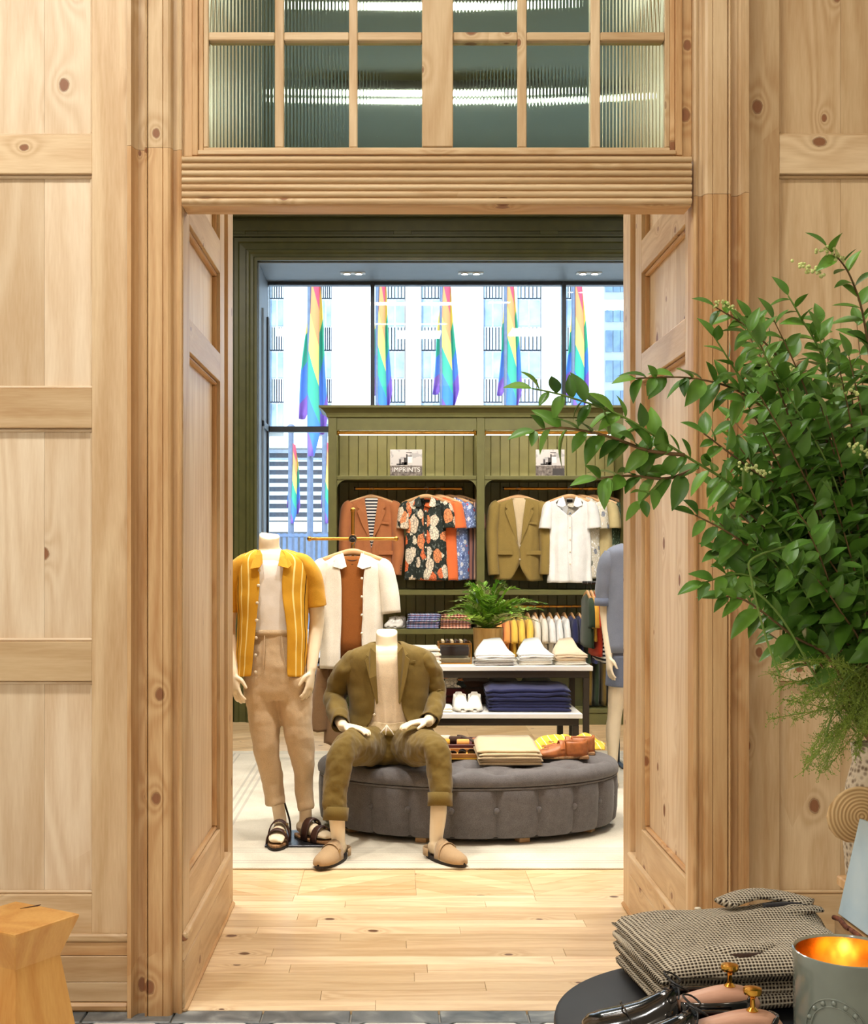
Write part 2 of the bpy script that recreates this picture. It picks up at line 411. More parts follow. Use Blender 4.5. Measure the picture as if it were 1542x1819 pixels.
# --- portal jambs: panelled reveals
def jamb(name, X, s):
    """s=+1: face looks towards +x (left jamb)"""
    w = setting(name)
    def bx(n, y0, y1, z0, z1, d0, d1, m, bev=.0015):
        MB().bb(X-s*d0, X-s*d1, y0, y1, z0, z1).build(n, m, w, bevel=bev)
    # d measured into the wall from the reveal face
    bx('stile', YF-.005, 4.160, .262, ZT, 0, .05, pine['Z'])
    bx('stile', 4.895, 5.015, .262, ZT, 0, .05, pine['Z'])
    bx('stile', 5.016, 5.125, .262, ZT, .026, .05, pine_o['Z'])
    bx('stile', 5.126, YB, 0, ZT, 0, .05, pine['Z'])
    rl = [(.262, .405), (2.174, 2.285), (2.603, 2.732), (3.55, ZT)]
    for a, b in rl: bx('rail', 4.1605, 4.8945, a, b, 0, .05, pine['Y'])
    for a, b in ((.405, 2.174), (2.285, 2.603), (2.732, 3.55)):
        ys = [4.16, 4.42, 4.66, 4.895]
        for i in range(3): bx('panel', ys[i]+.0004, ys[i+1]-.0004, a, b, .03, .048, pine_w['Z'], 0)
        d = .014
        for (y0, y1, z0, z1) in ((4.1605, 4.8945, a, a+d), (4.1605, 4.8945, b-d, b), (4.1605, 4.1605+d, a+d, b-d), (4.8945-d, 4.8945, a+d, b-d)):
            bx('bead', y0, y1, z0, z1, .012, .034, pine_o['Y' if y1-y0 > .1 else 'Z'], .005)
    bx('base_cap', YF-.005, 5.124, .232, .262, -.014, .05, pine['Y'], .006)
    bx('base_board', YF-.003, 5.124, .168, .231, -.002, .05, pine['Y'])
    bx('base_board', YF-.003, 5.124, .014, .167, -.004, .05, pine['Y'], .002)
    bx('shoe_moulding', YF-.003, 5.27, 0, .016, -.012, .05, pine_o['Y'], .006)
jamb('wall_reveal_left', XL, 1)
jamb('wall_reveal_right', XR, -1)
# --- fluted lintel
w = setting('trim_3')
Yl = 4.0
x0, x1 = X_(323, Yl), X_(1229, Yl)
z0, z1 = 2.62, Z_(276, Yl)
MB().bb(x0, x1, 4.008, 4.107, z0, z1).build('lintel_core', pine_o['X'], w, bevel=.001)
nf = 7; zs0 = z0+.004; pitch = (z1-zs0)/nf
for i in range(nf):
    c = zs0+pitch*(i+.5); rows = []
    pts = [(4.0085, c-pitch*.40), (4.001, c-pitch*.36), (3.997, c-pitch*.2), (3.996, c), (3.997, c+pitch*.2), (4.001, c+pitch*.36), (4.0085, c+pitch*.40)]
    MB().grid([[(x0, y, z) for y, z in pts], [(x1, y, z) for y, z in pts]], True, True).build('reed', pine['X'], w, smooth=True)
# --- transom window with reeded glass
tw = setting('window_1')
Yt = 4.03
def tx(x): return X_(x, Yt)
def tz(y): return Z_(y, Yt)
ztop = 3.72
def fr(n, a, b, z0, z1, y0, y1, m, bev=.002): MB().bb(a, b, y0, y1, z0, z1).build(n, m, tw, bevel=bev)
for a, b, y0 in ((322, 341, 4.042), (341, 352, 4.028), (352, 361, 4.036)):
    fr('jamb_moulding', tx(a), tx(b)-.0005, tz(276), ztop, y0, 4.09, pine_o['Z'])
for a, b, y0 in ((1212, 1231, 4.042), (1200, 1212, 4.028), (1191, 1200, 4.036)):
    fr('jamb_moulding', tx(a), tx(b)-.0005, tz(276), ztop, y0, 4.09, pine_o['Z'])
fr('sill_moulding', tx(352), tx(1200), tz(276), tz(268), 4.02, 4.09, pine['X'])
fr('sill_moulding', tx(361), tx(1191), tz(268)+.0005, tz(261), 4.034, 4.09, pine['X'])
cols = [(370, 488), (504, 620), (635, 750), (805, 920), (936, 1050), (1067, 1182)]
rowsz = [(tz(261), tz(70)), (tz(55), tz(-136)), (tz(-151), ztop-.03)]
bars = [(361, 370), (488, 504), (620, 635), (750, 805), (920, 936), (1050, 1067), (1182, 1191)]
for a, b in bars: fr('mullion' if b-a > 20 else 'glazing_bar', tx(a), tx(b), tz(261)+.0005, ztop, 4.036 if b-a < 20 else 4.030, 4.085, pine['Z'], .003)
for (a, b) in cols:
    for z0, z1 in ((tz(70), tz(55)), (tz(-136), tz(-151))): fr('glazing_bar', tx(a)+.0005, tx(b)-.0005, z0, z1, 4.037, 4.084, pine['X'], .003)
fr('head', tx(361), tx(1191), ztop-.03, ztop+.02, 4.03, 4.09, pine['X'])
gl = NT('reeded_glass'); gl.t.nodes.remove(gl.b)
gb = gl.n('ShaderNodeBsdfGlass'); gb.inputs['Color'].default_value = (.86, .95, .86, 1); gb.inputs['IOR'].default_value = 1.45; gb.inputs['Roughness'].default_value = .03
gl.l(gb.outputs[0], gl.t.nodes['Material Output'].inputs[0])
for a, b in cols:
    for z0, z1 in rowsz:
        xa, xb = tx(a)-.002, tx(b)+.002
        nr = max(8, round((b-a)/6.1)); pts = []
        N = nr*6
        for i in range(N+1):
            ph = (i/6) % 1.0
            pts.append((xa+(xb-xa)*i/N, 4.060-.0013*math.sqrt(max(0, 1-(2*ph-1)**2*.92))))
        mb = MB()
        mb.grid([[(x, y, z0-.002) for x, y in pts]+[(xb, 4.0645, z0-.002), (xa, 4.0645, z0-.002)], [(x, y, z1+.002) for x, y in pts]+[(xb, 4.0645, z1+.002), (xa, 4.0645, z1+.002)]], True, True)
        mb.build('pane', gl.m, tw, smooth=True)
# wall above the transom, front side
struct('wall_above_transom', MB().bb(XL-.05, XR+.05, 4.03, 4.0995, ztop+.02, 4.6), pine['X'])

# ================================================================== shop (back room)
fl = struct('floor', MB().bb(-3.2, 4.2, 4.05, 12.2, -.12, -.01), plain('subfloor', lin(205, 175, 130), .6))
random.seed(3)
pw = .0905; y = 4.056; r = 0
while y+pw < 5.42:                                     # straight planks across the doorway
    x = -.70-random.random()*.8
    while x < 1.5:
        L = random.uniform(.45, 1.15); a = max(x, -1.2); b = min(x+L, 1.9)
        if b > -.75 and b-a > .03: MB().bb(a+.0006, b-.0006, y+.0005, y+pw-.0005, -.01, 0).build('plank', oakf, fl, bevel=.0008)
        x += L
    y += pw; r += 1
ych = y                                               # chevron planks beyond
step = .13; Lx = .52
def chevron(x0, x1, y0, y1):
    k0 = -10
    for c in range(int((x1-x0)/Lx)+1):
        xa = x0+c*Lx; d = 1 if c % 2 == 0 else -1
        for k in range(int((y1-y0)/step)+8):
            ya = y0-.5+k*step
            p = [(xa+.0006, ya if d > 0 else ya+.36), (xa+Lx-.0006, ya+.36 if d > 0 else ya)]
            q = [(p[0][0], p[0][1]), (p[1][0], p[1][1]), (p[1][0], p[1][1]+step-.001), (p[0][0], p[0][1]+step-.001)]
            # clip to y0..y1
            def clip(poly, yy, keep):
                out = []
                for i in range(len(poly)):
                    A, B = poly[i], poly[(i+1) % len(poly)]
                    ia, ib = keep(A[1]), keep(B[1])
                    if ia: out.append(A)
                    if ia != ib:
                        t = (yy-A[1])/(B[1]-A[1]); out.append((A[0]+(B[0]-A[0])*t, yy))
                return out
            q = clip(q, y0, lambda v: v >= y0)
            if len(q) > 2: q = clip(q, y1, lambda v: v <= y1)
            if len(q) > 2: MB().prism([(u, v, 0) for u, v in q], (0, 0, -.0095)).build('plank', oakc, fl)
chevron(-1.46, 2.1, ych, 7.0)
chevron(-1.46, 2.6, 9.05, 10.95)
struct('ceiling', MB().bb(-3.2, 4.2, 5.28, 12.3, 4.62, 4.75), green_d)
struct('wall_west', MB().bb(-3.35, -3.2, 5.28, 12.2, 0, 4.62), green_d)
struct('wall_east', MB().bb(4.2, 4.35, 5.28, 12.2, 0, 4.62), green_d)
# --- back wall with the large window bay
YBW, YG = 10.96, 11.75
WX0, WX1, WZ0, WZ1 = X_(458, YBW), 3.4, .42, Z_(465, YBW)
bw = setting('wall_back')
g = green_d
def bk(n, x0, x1, y0, y1, z0, z1, m=None, bev=.003): MB().bb(x0, x1, y0, y1, z0, z1).build(n, m or g, bw, bevel=bev)
bk('masonry', -3.2, WX0, YBW, YG+.1, 0, 4.62); bk('masonry', WX1, 4.2, YBW, YG+.1, 0, 4.62)
bk('masonry', WX0, WX1, YBW, YG+.1, WZ1, 4.62); bk('apron_panel', WX0, WX1, YBW, YG+.1, 0, WZ0)
def moulding(x0, x1, z0, z1):
    """stepped frame round the window, mitred"""
    st = [(0, 0, .055), (.022, .045), (.045, .03), (.075, .048), (.10, .022), (.15, .016), (.17, .03), (.205, .03), (.215, 0)]
    pr = [(.0, .0), (.0, .055), (.025, .058), (.035, .04), (.06, .038), (.075, .052), (.095, .05), (.105, .024), (.16, .02), (.17, .034), (.205, .034), (.215, 0)]
    rows = []
    for (px, pz, sx, sz) in ((x0, z0, -1, 0), (x0, z1, -1, 1), (x1, z1, 1, 1), (x1, z0, 1, 0)):
        rows.append([(px+sx*d, YBW-h, pz+sz*d) for d, h in pr])
    MB().grid(rows, False, False).build('window_moulding', g, bw)
moulding(WX0, WX1, .0, WZ1)
zc = Z_(432, YBW)
bk('frieze_rail', -3.2, 4.2, YBW-.022, YBW, Z_(411, YBW), Z_(392, YBW)); bk('frieze_rail', -3.2, 4.2, YBW-.022, YBW, WZ1+.216, WZ1+.24)
for x in (420, 715, 975, 1235): bk('frieze_stile', X_(x-16, YBW), X_(x+16, YBW), YBW-.020, YBW, WZ1+.24, Z_(411, YBW))
bk('crown', -3.2, 4.2, YBW-.09, YBW, Z_(388, YBW), Z_(372, YBW), bev=.02); bk('crown', -3.2, 4.2, YBW-.16, YBW, Z_(372, YBW)+.002, 4.62, bev=.03)
bk('base_board', -3.2, WX0-.216, YBW-.025, YBW, 0, .26, green)
bk('base_cap', -3.2, WX0-.216, YBW-.035, YBW, .262, .30, green, .008)
soff = plain('bay_paint', lin(142, 156, 170), .5, vary=.02)
bk('bay_soffit', WX0+.001, WX1-.001, YBW+.002, YG+.08, WZ1-.012, WZ1-.0005, soff)
bk('bay_reveal', WX0+.0005, WX0+.012, YBW+.002, YG+.08, WZ0, WZ1-.013, soff)
bk('bay_sill', WX0+.013, WX1-.001, YBW-.02, YG+.08, WZ0, WZ0+.03, soff)
# --- window 2
w2 = setting('window_2')
alu = plain('window_frame_dark', lin(62, 68, 76), .4, .3)
def wf(n, x0, x1, y0, y1, z0, z1, m=alu, bev=.003): MB().bb(x0, x1, y0, y1, z0, z1).build(n, m, w2, bevel=bev)
mull = [X_(473, YG), X_(662, YG), X_(1001, YG), X_(1340, YG)]
wz0, wz1 = WZ0+.031, WZ1-.013
for m_ in mull: wf('mullion', m_-.019, m_+.019, YG-.05, YG+.05, wz0, wz1)
tzz = Z_(763, YG)
for a, b in zip(mull[:-1], mull[1:]):
    wf('transom_bar', a+.0195, b-.0195, YG-.045, YG+.045, tzz-.026, tzz+.026)
    wf('frame_head', a+.0195, b-.0195, YG-.045, YG+.045, wz1-.03, wz1); wf('frame_sill', a+.0195, b-.0195, YG-.045, YG+.045, wz0, wz0+.05)
wg = NT('window_glass'); wg.t.nodes.remove(wg.b)
tr = wg.n('ShaderNodeBsdfTransparent'); tr.inputs[0].default_value = (.95, .98, .98, 1)
gs = wg.n('ShaderNodeBsdfGlossy'); gs.inputs['Roughness'].default_value = .02
fz = wg.n('ShaderNodeFresnel'); mx = wg.n('ShaderNodeMixShader')
wg.l(fz.outputs[0], mx.inputs[0]); wg.l(tr.outputs[0], mx.inputs[1]); wg.l(gs.outputs[0], mx.inputs[2]); wg.l(mx.outputs[0], wg.t.nodes['Material Output'].inputs[0])
for a, b in zip(mull[:-1], mull[1:]):
    for z0, z1 in ((wz0+.05, tzz-.026), (tzz+.026, wz1-.03)): wf('pane', a+.0195, b-.0195, YG-.004, YG+.004, z0, z1, wg.m, 0)
# side light in the left reveal of the bay
sg = plain('frosted_panel', lin(225, 232, 240), .5, vary=.01)
wf('side_frame', WX0+.0125, WX0+.03, YBW+.22, YG-.06, tzz-.03, tzz+.03, soff)
wf('side_frame', WX0+.0125, WX0+.03, YBW+.22, YBW+.27, wz0, wz1-.35, soff); wf('side_frame', WX0+.0125, WX0+.03, YG-.14, YG-.06, wz0, wz1-.35, alu)

def emit(name, c, s):
    t = NT(name); t.b.inputs['Emission Color'].default_value = c; t.b.inputs['Emission Strength'].default_value = s; t.set(c, .5); return t.m
em_spot = emit('lamp_glow', (1, .95, .85, 1), 22)
em_line = emit('lamp_line', (1, .93, .82, 1), 14)
em_strip = emit('led_strip', (1, .90, .74, 1), 16)
# pairs of downlights in the window bay soffit
for k, x in enumerate((627, 836, 1046)):
    p = W(x, 485, (WZ1-.012-EYE)*FPX/(VY-485)); zc = WZ1-.012
    t = thing('twin_downlight', ['twin recessed downlight over the window, above the leftmost flag', 'middle twin recessed downlight in the window bay ceiling', 'twin recessed downlight in the window bay ceiling, nearest the right door jamb'][k], 'downlight', (p.x, p.y, zc), group='twin downlights in the window bay')
    MB().bb(p.x-.115, p.x+.115, p.y-.045, p.y+.045, zc-.006, zc).build('trim_plate', white_lam, t, bevel=.002)
    for s in (-1, 1):
        MB().lathe([(.036, zc-.007), (.036, zc-.012), (.030, zc-.012), (.030, zc-.009)], (p.x+s*.054, p.y, 0), 16).build('bezel', white_lam, t)
        MB().lathe([(.029, zc-.0072), (.029, zc-.0095)], (p.x+s*.054, p.y, 0), 16).build('lens', em_spot, t)
# linear ceiling lights seen through the reeded transom
lab = ['long linear ceiling light over the ottoman, seen high through the reeded transom', 'long linear ceiling light in the shop, seen through the middle transom panes', 'short linear ceiling light seen through the second transom pane from the right']
for k, (xa, xb, y) in enumerate(((600, 925, 12), (590, 930, 166), (1005, 1075, 178))):
    Y = (4.55-EYE)*FPX/(VY-y); a, b = X_(xa, Y), X_(xb, Y); z = 4.55
    t = thing('linear_ceiling_light', lab[k], 'ceiling light', ((a+b)/2, Y, z), group='linear ceiling lights in the shop')
    MB().bb(a-.02, b+.02, Y-.05, Y+.05, z+.006, 4.619).build('housing', black_m, t, bevel=.003)
    MB().bb(a, b, Y-.035, Y+.035, z, z+.0055).build('diffuser', em_line, t)
# rug
rug = NT('rug'); v_ = rug.coord('Object'); sp = rug.n('ShaderNodeSeparateXYZ'); rug.l(v_, sp.inputs[0])
n1 = rug.noise(v_, 3, 6, .5); n2 = rug.noise(v_, 260, 2)
base = rug.ramp(rug.math('ADD', rug.math('MULTIPLY', n1, .6), rug.math('MULTIPLY', n2, .4)), [(.3, lin(186, 178, 160)), (.7, lin(226, 219, 202))])
RX, RY = 1.62, 1.72
ex = rug.math('SUBTRACT', RX, rug.math('ABSOLUTE', sp.outputs[0])); ey = rug.math('SUBTRACT', RY, rug.math('ABSOLUTE', sp.outputs[1]))
ed = rug.math('MINIMUM', ex, ey)
ln = rug.math('MULTIPLY', rug.math('GREATER_THAN', rug.math('SINE', rug.math('MULTIPLY', ed, 150)), .35), rug.math('MULTIPLY', rug.math('GREATER_THAN', ed, .08), rug.math('LESS_THAN', ed, .42)))
ln = rug.math('MULTIPLY', ln, rug.math('GREATER_THAN', rug.math('SINE', rug.math('MULTIPLY', ed, 23)), -.1))
rug.set(rug.mix(rug.math('MULTIPLY', ln, .45), base, lin(150, 146, 136)), .95, 0, .1); rug.bump(n2, .4, .003)
ro = MB().bb(-RX+.35, RX+.35, 5.85, 5.85+2*RY, 0, .010).build('area_rug', rug.m, bevel=.003)
tag(ro, 'pale grey woven rug with thin striped border under the ottoman', 'rug')
# ================================================================== street beyond the window
stone = plain('limestone', lin(232, 230, 224), .8, vary=.03, sc=2)
winm = plain('far_window_glass', lin(156, 176, 202), .25, vary=.15, sc=1.3)  # paler colour stands in for outdoor haze and bloom
span = plain('far_spandrel', lin(178, 186, 198), .5, .2)  # lightened like the far glass, haze put into the colour
YO = 50.0
struct('ground_street', MB().bb(-40, 45, 12.3, 90, -.25, -.05), plain('pavement', lin(205, 203, 198), .85))
fac = thing('stone_tower', 'pale limestone office tower with tall window strips across the street', 'building', (X_(780, YO), YO, -.05))
strips = [(478, 505), (566, 590), (683, 720), (748, 786), (858, 893), (918, 962), (1004, 1034)]
edges = [440]+[e for s in strips for e in s]+[1070]
for i in range(0, len(edges), 2):
    MB().bb(X_(edges[i], YO), X_(edges[i+1], YO), YO-.25, YO+4, -.05, 34).build('pier', stone, fac)
MB().bb(X_(440, YO), X_(1070, YO), YO+.4, YO+4, -.05, 34).build('core_wall', stone, fac)
for a, b in strips:
    xa, xb = X_(a, YO)+.02, X_(b, YO)-.02; z = 6.4; k = 0
    while z < 20:
        h = 1.15
        f = MB().bb(xa, xb, YO+.12, YO+.38, z, z+h).build('window', span, fac)
        nx = 2
        for q in range(nx):
            u0 = xa+(xb-xa)*q/nx+.04; u1 = xa+(xb-xa)*(q+1)/nx-.04
            MB().bb(u0, u1, YO+.10, YO+.13, z+.06, z+h-.06).build('pane', winm, f)
        mb = MB(); nf = 6
        for q in range(nf): mb.bb(xa+(xb-xa)*q/nf+.02, xa+(xb-xa)*(q+1)/nf-.02, YO+.05, YO+.38, z+h+.04, z+h+.95)
        mb.build('spandrel', span, fac)
        z += 2.1; k += 1
YG2 = 64
gt = thing('glass_tower', 'pale blue glass tower at the right end of the window', 'building', (X_(1100, YG2), YG2, -.05))
MB().bb(X_(1074, YG2), X_(1180, YG2), YG2, YG2+6, -.05, 38).build('core_wall', stone, gt)
for i in range(9):
    for j in range(4):
        xa = X_(1076+j*13, YG2); z = 7.2+i*1.55
        MB().bb(xa, xa+.34, YG2-.1, YG2+.02, z, z+1.1).build('pane', winm, gt)
# low building with louvres seen under the transom bar
YL = 42
lb = thing('louvred_building', 'low grey building with horizontal louvres behind the flagpoles', 'building', (X_(530, YL), YL, -.05))
MB().bb(X_(430, YL), X_(640, YL), YL+.2, YL+5, -.05, Z_(795, YL)).build('wall', plain('far_grey', lin(120, 122, 128), .7), lb)
MB().bb(X_(430, YL), X_(640, YL), YL-.5, YL+.2, Z_(797, YL), Z_(778, YL)).build('canopy', stone, lb)
for i in range(9):
    z = Z_(925-i*15, YL)
    MB().bb(X_(432, YL), X_(638, YL), YL-.05, YL+.19, z, z+.13).build('louvre', span, lb)
MB().bb(X_(430, YL), X_(640, YL), YL-.9, YL+.2, Z_(945, YL), Z_(928, YL)).build('ledge', stone, lb)
fe = thing('street_fence', 'blue grey railing along the pavement below the louvred building', 'fence', (X_(530, 34), 34, -.05))
fm = plain('fence_paint', lin(90, 110, 140), .6)
for i in range(34): MB().bb(-4.0+i*.16, -4.0+i*.16+.09, 33.97, 34.03, -.05, Z_(947, 34)).build('picket', fm, fe)
MB().bb(-4.1, 1.6, 33.95, 34.05, Z_(947, 34)-.1, Z_(947, 34)-.02).build('rail', fm, fe)
# rainbow flags: limp cloth with diagonal stripes
fl_ = NT('rainbow_cloth'); uvn = fl_.n('ShaderNodeTexCoord'); sp = fl_.n('ShaderNodeSeparateXYZ'); fl_.l(uvn.outputs['UV'], sp.inputs[0])
rb = [lin(224, 70, 90), lin(240, 140, 84), lin(244, 212, 96), lin(50, 158, 128), lin(64, 122, 200), lin(124, 88, 172)]  # stripe colours whitened to imitate haze and overexposure outside
fl_.set(fl_.ramp(sp.outputs[1], [(i/6, c) for i, c in enumerate(rb)], 'CONSTANT'), .8)
polem = plain('flagpole_paint', lin(105, 115, 135), .4, .4)
def flag(px, w, y0, y1, Y, label, seed, pole=True, ph=0.0, gname='rainbow flags across the street'):
    rnd = random.Random(seed); x = X_(px, Y); t = thing('rainbow_flag', label, 'flag', (x, Y, -.05), group=gname)
    zt, zb = Z_(y0, Y), Z_(y1, Y); r = .055*Y/25
    MB().tube([(x, Y, -.05, r*1.2), (x, Y, zt+.4, r)], 12, 1).build('pole', polem, t)
    W_ = w*Y/FPX; H = zt-zb; mb = MB(); N = 22
    # three hanging folds: back fold left, front fold centre, back fold right
    for (xa0, xa1, xb0, xb1, z0_, z1_, yo, v0, v1, sl) in ((-.10, .05, -.46, -.02, .16, .80, .10, .30, 1.0, .10), (-.04, .16, -.16, .26, .0, 1.0, -.14, .0, .92, -.14), (.08, .18, .16, .52, .06, .88, .06, .22, 1.0, .12)):
        rows = []
        for i in range(N+1):
            v = i/N; e = v**.8; row = []
            for j in range(9):
                u = j/8; lo_ = xa0+(xb0-xa0)*e; hi_ = xa1+(xb1-xa1)*e
                if v > .86: hi_ += (lo_-hi_)*(v-.86)/.14*.55
                row.append((x+r+W_*(lo_+(hi_-lo_)*u)+.03*W_*sin(v*6+seed), Y-.02+yo*W_+.16*W_*sin(u*pi)*(-1 if yo < 0 else 1)*(.3+v), zt-H*(z0_+(z1_-z0_)*v)-.05*H*u*(1-v)*.5))
            rows.append(row)
        k0 = len(mb.uv); mb.grid(rows)
        for k in range(k0, len(mb.uv)): mb.uv[k] = [(a_, min(.999, max(.001, v0+(v1-v0)*b_+sl*(a_-.5)+.03*sin(ph+b_*5)))) for a_, b_ in mb.uv[k]]
    mb.build('cloth', fl_.m, t, smooth='all', solid=.004)
    MB().ball((x, Y, zt+.45), r*1.8).build('finial', polem, t)
flag(551, 58, 470, 812, 25, 'large rainbow flag at the left of the window, reaching below the transom bar', 1, ph=.3)
flag(672, 40, 470, 760, 26, 'rainbow flag just right of the dark left mullion', 2, ph=1.6)
flag(786, 50, 480, 755, 26, 'rainbow flag above the left bay of the green cabinet', 3, ph=2.2)
flag(900, 46, 470, 760, 26, 'rainbow flag in the middle pane, right of the cabinet divider', 4, ph=.2)
flag(1020, 48, 470, 760, 26, 'rainbow flag at the far right, behind the leafy branch', 5, ph=2.9)
flag(517, 26, 788, 930, 38, 'small distant rainbow flag left of the big flagpole, low in the window', 6, ph=.5)
flag(577, 26, 786, 930, 38, 'small distant rainbow flag beside the cabinet edge, low in the window', 7, ph=1.2)
# ================================================================== garments
def uvcoord(t, su=1, sv=1):
    c = t.n('ShaderNodeTexCoord'); mp = t.n('ShaderNodeMapping'); mp.inputs['Scale'].default_value = (su, sv, 1); t.l(c.outputs['UV'], mp.inputs[0]); return mp.outputs[0]
def striped(name, cols, n, axis='Z', soft=False, rough=.85):
    t = NT(name); v = t.coord('Object'); sp = t.n('ShaderNodeSeparateXYZ'); t.l(v, sp.inputs[0])
    f = t.math('FRACT', t.math('MULTIPLY', sp.outputs['XYZ'.index(axis)], n))
    k = len(cols); t.set(t.ramp(f, [(i/k, c) for i, c in enumerate(cols)], 'LINEAR' if soft else 'CONSTANT'), rough, 0, .2)
    t.bump(t.noise(v, 300, 2), .3, .001); return t.m
def plaid(name, base, cols, n):
    t = NT(name); v = t.coord('Object'); sp = t.n('ShaderNodeSeparateXYZ'); t.l(v, sp.inputs[0]); col = base
    for ax, off, c, w in ((0, 0, cols[0], .35), (2, .2, cols[0], .35), (0, .5, cols[1], .14), (2, .6, cols[1], .14), (1, .3, cols[0], .3)):
        m = t.math('LESS_THAN', t.math('FRACT', t.math('MULTIPLY_ADD', sp.outputs[ax], n, off)), w)
        col = t.mix(t.math('MULTIPLY', m, .6), col, c)
    t.set(col, .85, 0, .2); return t.m
def floral(name, ground, cols, sc=16, leaf=.36, seed=0.0):
    t = NT(name); v = t.coord('Object', (1, .6, .66), rnd=3, rot=(0, .5, 0)); d = t.voro(v, sc); c = t.voro(v, sc, 'Color')
    wob = t.math('MULTIPLY_ADD', t.noise(v, sc*3, 2), .30, -.15)
    m = t.math('LESS_THAN', t.math('ADD', d, wob), leaf)
    sp = t.n('ShaderNodeSeparateColor'); t.l(c, sp.inputs[0])
    k = len(cols); leafc = t.ramp(sp.outputs[0], [(i/k, q) for i, q in enumerate(cols)], 'CONSTANT')
    vein = t.math('LESS_THAN', t.voro(v, sc*4.2, 'Distance', 'DISTANCE_TO_EDGE'), .07)
    leafc = t.mix(t.math('MULTIPLY', vein, .55), leafc, ground)
    g2 = t.mix(t.math('GREATER_THAN', t.noise(v, sc*4, 3), .60), ground, tuple(min(1, x*3+.05) for x in ground[:3])+(1,))
    t.set(t.mix(m, g2, leafc), .8, 0, .2); return t.m
F = {k: fabric('cloth_'+k, lin(*c)) for k, c in dict(
    rust=(172, 108, 66), olive=(140, 118, 62), cream=(236, 230, 216), white=(240, 240, 238), orange=(232, 116, 62), apricot=(240, 168, 92), beige=(196, 180, 132), sand=(206, 186, 150),
    brown=(150, 88, 34), khaki=(206, 182, 148), mustard=(210, 154, 40), suit=(112, 92, 40), oat=(226, 206, 176), navy=(38, 42, 82), denim=(126, 134, 152), denimd=(112, 122, 144), black=(28, 26, 30),
    maroon=(86, 28, 30), darkgreen=(44, 60, 40), dkbrown=(62, 40, 28), taupe=(128, 98, 66), red=(200, 62, 34), yellow=(246, 208, 92), gold=(226, 168, 60), lime=(110, 130, 60), ltblue=(140, 158, 200), teal=(50, 100, 110), grey=(170, 165, 160)).items()}
fl_black = floral('floral_dark', lin(44, 50, 46), [lin(232, 222, 200), lin(226, 118, 72), lin(232, 214, 190), lin(236, 150, 100), lin(225, 215, 195)], 12, .53)
fl_blue = floral('floral_blue', lin(110, 128, 176), [lin(210, 215, 225), lin(60, 80, 130), lin(220, 90, 80), lin(225, 225, 225)], 26, .34)
fl_light = floral('floral_light', lin(214, 208, 190), [lin(70, 84, 76), lin(120, 130, 150), lin(150, 140, 110), lin(225, 215, 195)], 22, .36)
fl_green = floral('floral_green', lin(60, 76, 58), [lin(120, 140, 110), lin(160, 170, 150), lin(50, 70, 54)], 26, .36)
st_bw = striped('tee_stripes', [lin(30, 32, 44), lin(226, 222, 214)], 36)
st_multi = striped('multi_stripes', [lin(150, 110, 100), lin(70, 60, 72), lin(196, 160, 140), lin(90, 84, 100), lin(170, 120, 110)], 16, 'X')
pl_blue = plaid('plaid_blue', lin(200, 208, 225), [lin(70, 90, 150), lin(190, 90, 80)], 22)
pl_red = plaid('plaid_red', lin(226, 150, 120), [lin(40, 36, 50), lin(240, 220, 200)], 34)
hangw = wood('hanger_wood', lin(226, 186, 138), lin(196, 146, 96), 'X', 2, 0, .4)
collab = plain('garment_label', lin(40, 36, 36), .7)
pearl = plain('pearl_button', lin(226, 214, 190), .3)
def make_hanger(w=.42, drop=.055):
    t = thing('wooden_hanger', 'x', 'hanger')
    pts = [(-w/2, 0, -.07-drop, .011, .008), (-w*.34, 0, -.07-drop*.55, .013, .009), (-w*.16, 0, -.07-drop*.12, .016, .010), (0, -.002, -.064, .019, .011), (w*.16, 0, -.07-drop*.12, .016, .010), (w*.34, 0, -.07-drop*.55, .013, .009), (w/2, 0, -.07-drop, .011, .008)]
    MB().tube(pts, 10, 4, up=(0, -1, 0)).build('arm', hangw, t, w=False, smooth=True)
    hk = [(0, 0, -.055, .0022), (0, 0, -.03, .0022), (.010, 0, -.022, .0022), (.019, 0, -.004, .0022), (.012, 0, .012, .0022), (0, 0, .016, .0022), (-.012, 0, .010, .0022), (-.017, 0, -.002, .0022)]
    MB().tube(hk, 6, 3).build('hook', steel, t, w=False, smooth=True)
    return t
HANGER = make_hanger()
HUSED = [0]
def hanger(loc, rz, label, group='wooden hangers'):
    t = HANGER if not HUSED[0] else copy_tree(HANGER)
    HUSED[0] = 1; t.location = loc; t.rotation_euler = (0, 0, rz); t['label'] = label; t['group'] = group; return t
